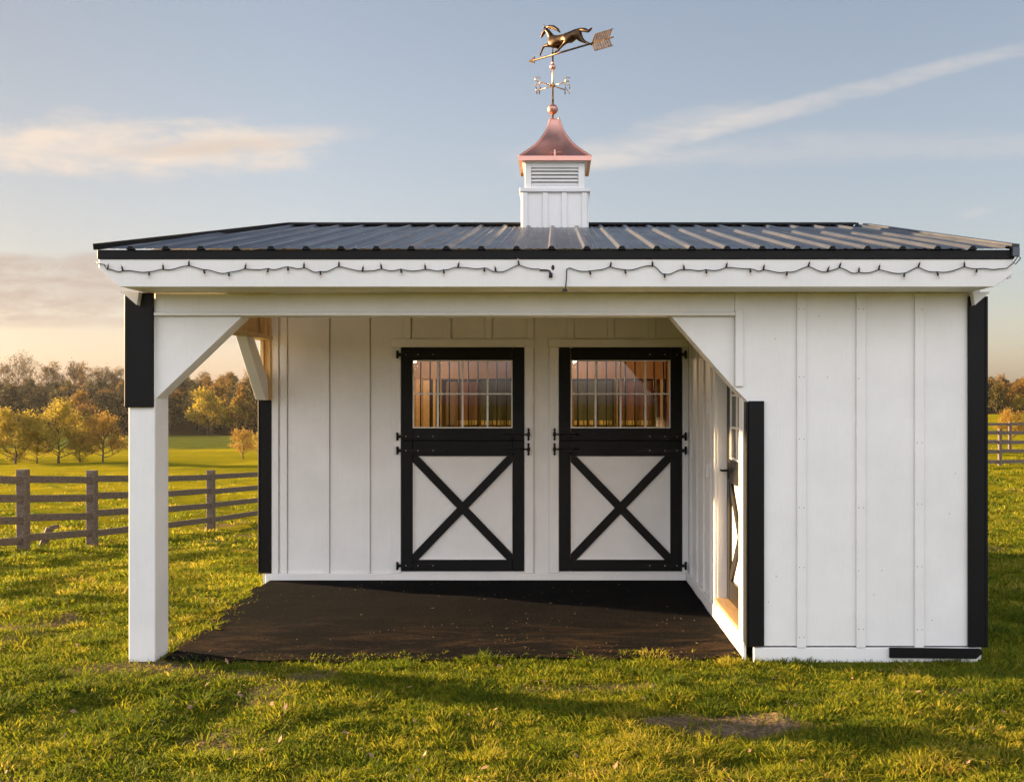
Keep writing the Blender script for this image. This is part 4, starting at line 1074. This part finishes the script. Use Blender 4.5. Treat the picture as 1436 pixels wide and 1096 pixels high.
c_l1 = M('MULTIPLY', ellipse(-.53, .108, .17, .022, -.01, 2.0), 1.0); c_l2 = M('MULTIPLY', ellipse(-.50, .137, .13, .010, -.02, 1.7), .8); c_l3 = M('MULTIPLY', ellipse(-.49, .078, .14, .007, 0, 1.0), .6); c_l4 = M('MULTIPLY', ellipse(-.335, .062, .05, .006, 0, .8), .4)
front = node(nt, 'ShaderNodeMapRange'); front.inputs[1].default_value = .06; front.inputs[2].default_value = .25; nt.links.new(Y_, front.inputs[0])
def over(base, fac, col): return mixc(nt, M('MULTIPLY', fac, front.outputs[0]), base, col)
SK = sky.outputs['Color']
CONT = {}
BRI = (3.85, 3.2, 2.62)
hsv = node(nt, 'ShaderNodeHueSaturation'); hsv.inputs['Saturation'].default_value = .68; nt.links.new(SK, hsv.inputs['Color'])
zr = ramp(nt, Z_, [(0, (1.0, .84, .82)), (.10, (1.03, .90, .855)), (.26, (1.05, .965, .93)), (.55, (1, 1, 1))])
col = mixc(nt, 1.0, hsv.outputs[0], zr, 'MULTIPLY')
xr = ramp(nt, M('MULTIPLY_ADD', X_, .5, .5), [(.10, g3(.46)), (.27, g3(.57)), (.38, g3(.77)), (.5, g3(.88)), (.72, g3(1.0)), (1, g3(1))])
col = mixc(nt, 1.0, col, xr, 'MULTIPLY')
col = over(col, M('MULTIPLY', c_main, .95), BRI); col = over(col, M('MULTIPLY', c_tail, .6), BRI); col = over(col, M('MULTIPLY', c_shade, .75), (2.7, 2.3, 2.0))
for c_ in (c_streak, c_streak2, c_low, c_low2, c_dot): col = over(col, c_, (3.3, 3.0, 2.75))
for c_ in (c_l1, c_l2, c_l3, c_l4): col = over(col, c_, (2.25, 1.78, 1.55))
# unseen bright cloud bank added behind the viewer to lighten walls, eave and porch
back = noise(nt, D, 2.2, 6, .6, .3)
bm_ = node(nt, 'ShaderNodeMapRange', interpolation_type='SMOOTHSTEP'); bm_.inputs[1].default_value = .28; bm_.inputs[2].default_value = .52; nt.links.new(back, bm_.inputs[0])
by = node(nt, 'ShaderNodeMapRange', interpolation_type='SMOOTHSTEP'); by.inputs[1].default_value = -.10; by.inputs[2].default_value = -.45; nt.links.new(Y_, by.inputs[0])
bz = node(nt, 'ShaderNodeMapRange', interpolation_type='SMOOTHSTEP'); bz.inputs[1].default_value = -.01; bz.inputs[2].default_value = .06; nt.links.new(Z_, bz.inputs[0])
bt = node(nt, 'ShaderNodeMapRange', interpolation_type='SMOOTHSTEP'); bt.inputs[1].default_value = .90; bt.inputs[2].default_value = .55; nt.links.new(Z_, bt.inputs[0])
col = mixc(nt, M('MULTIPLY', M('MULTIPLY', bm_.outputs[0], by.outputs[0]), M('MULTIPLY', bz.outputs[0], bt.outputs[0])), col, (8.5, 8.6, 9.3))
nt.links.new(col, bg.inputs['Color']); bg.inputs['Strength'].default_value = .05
sl_ = bpy.data.lights.new('sun', 'SUN'); sl_.energy = 5.0; sl_.angle = R(1.4); sl_.color = (1, .67, .34)
so = bpy.data.objects.new('sun', sl_); COL.objects.link(so); so.rotation_euler = (-tosun).to_track_quat('-Z', 'Y').to_euler(); so.location = (-20, 8, 12)

# ------------------------------------------------------------------ camera
cam = bpy.data.cameras.new('camera'); co = bpy.data.objects.new('camera', cam); COL.objects.link(co); scene.camera = co
co.location = (0, 0, CAMZ); co.rotation_euler = (R(90), 0, 0)
cam.sensor_width = 36; cam.lens = 36*1400/1436; cam.shift_x = -60/1436; cam.shift_y = 12/1436; cam.clip_end = 3000; cam.clip_start = .05
scene.view_settings.view_transform = 'Standard'; scene.view_settings.look = 'None'; scene.view_settings.exposure = 2.3; scene.view_settings.gamma = 1
scene.cycles.use_denoising = True; scene.cycles.max_bounces = 8; scene.cycles.transparent_max_bounces = 12
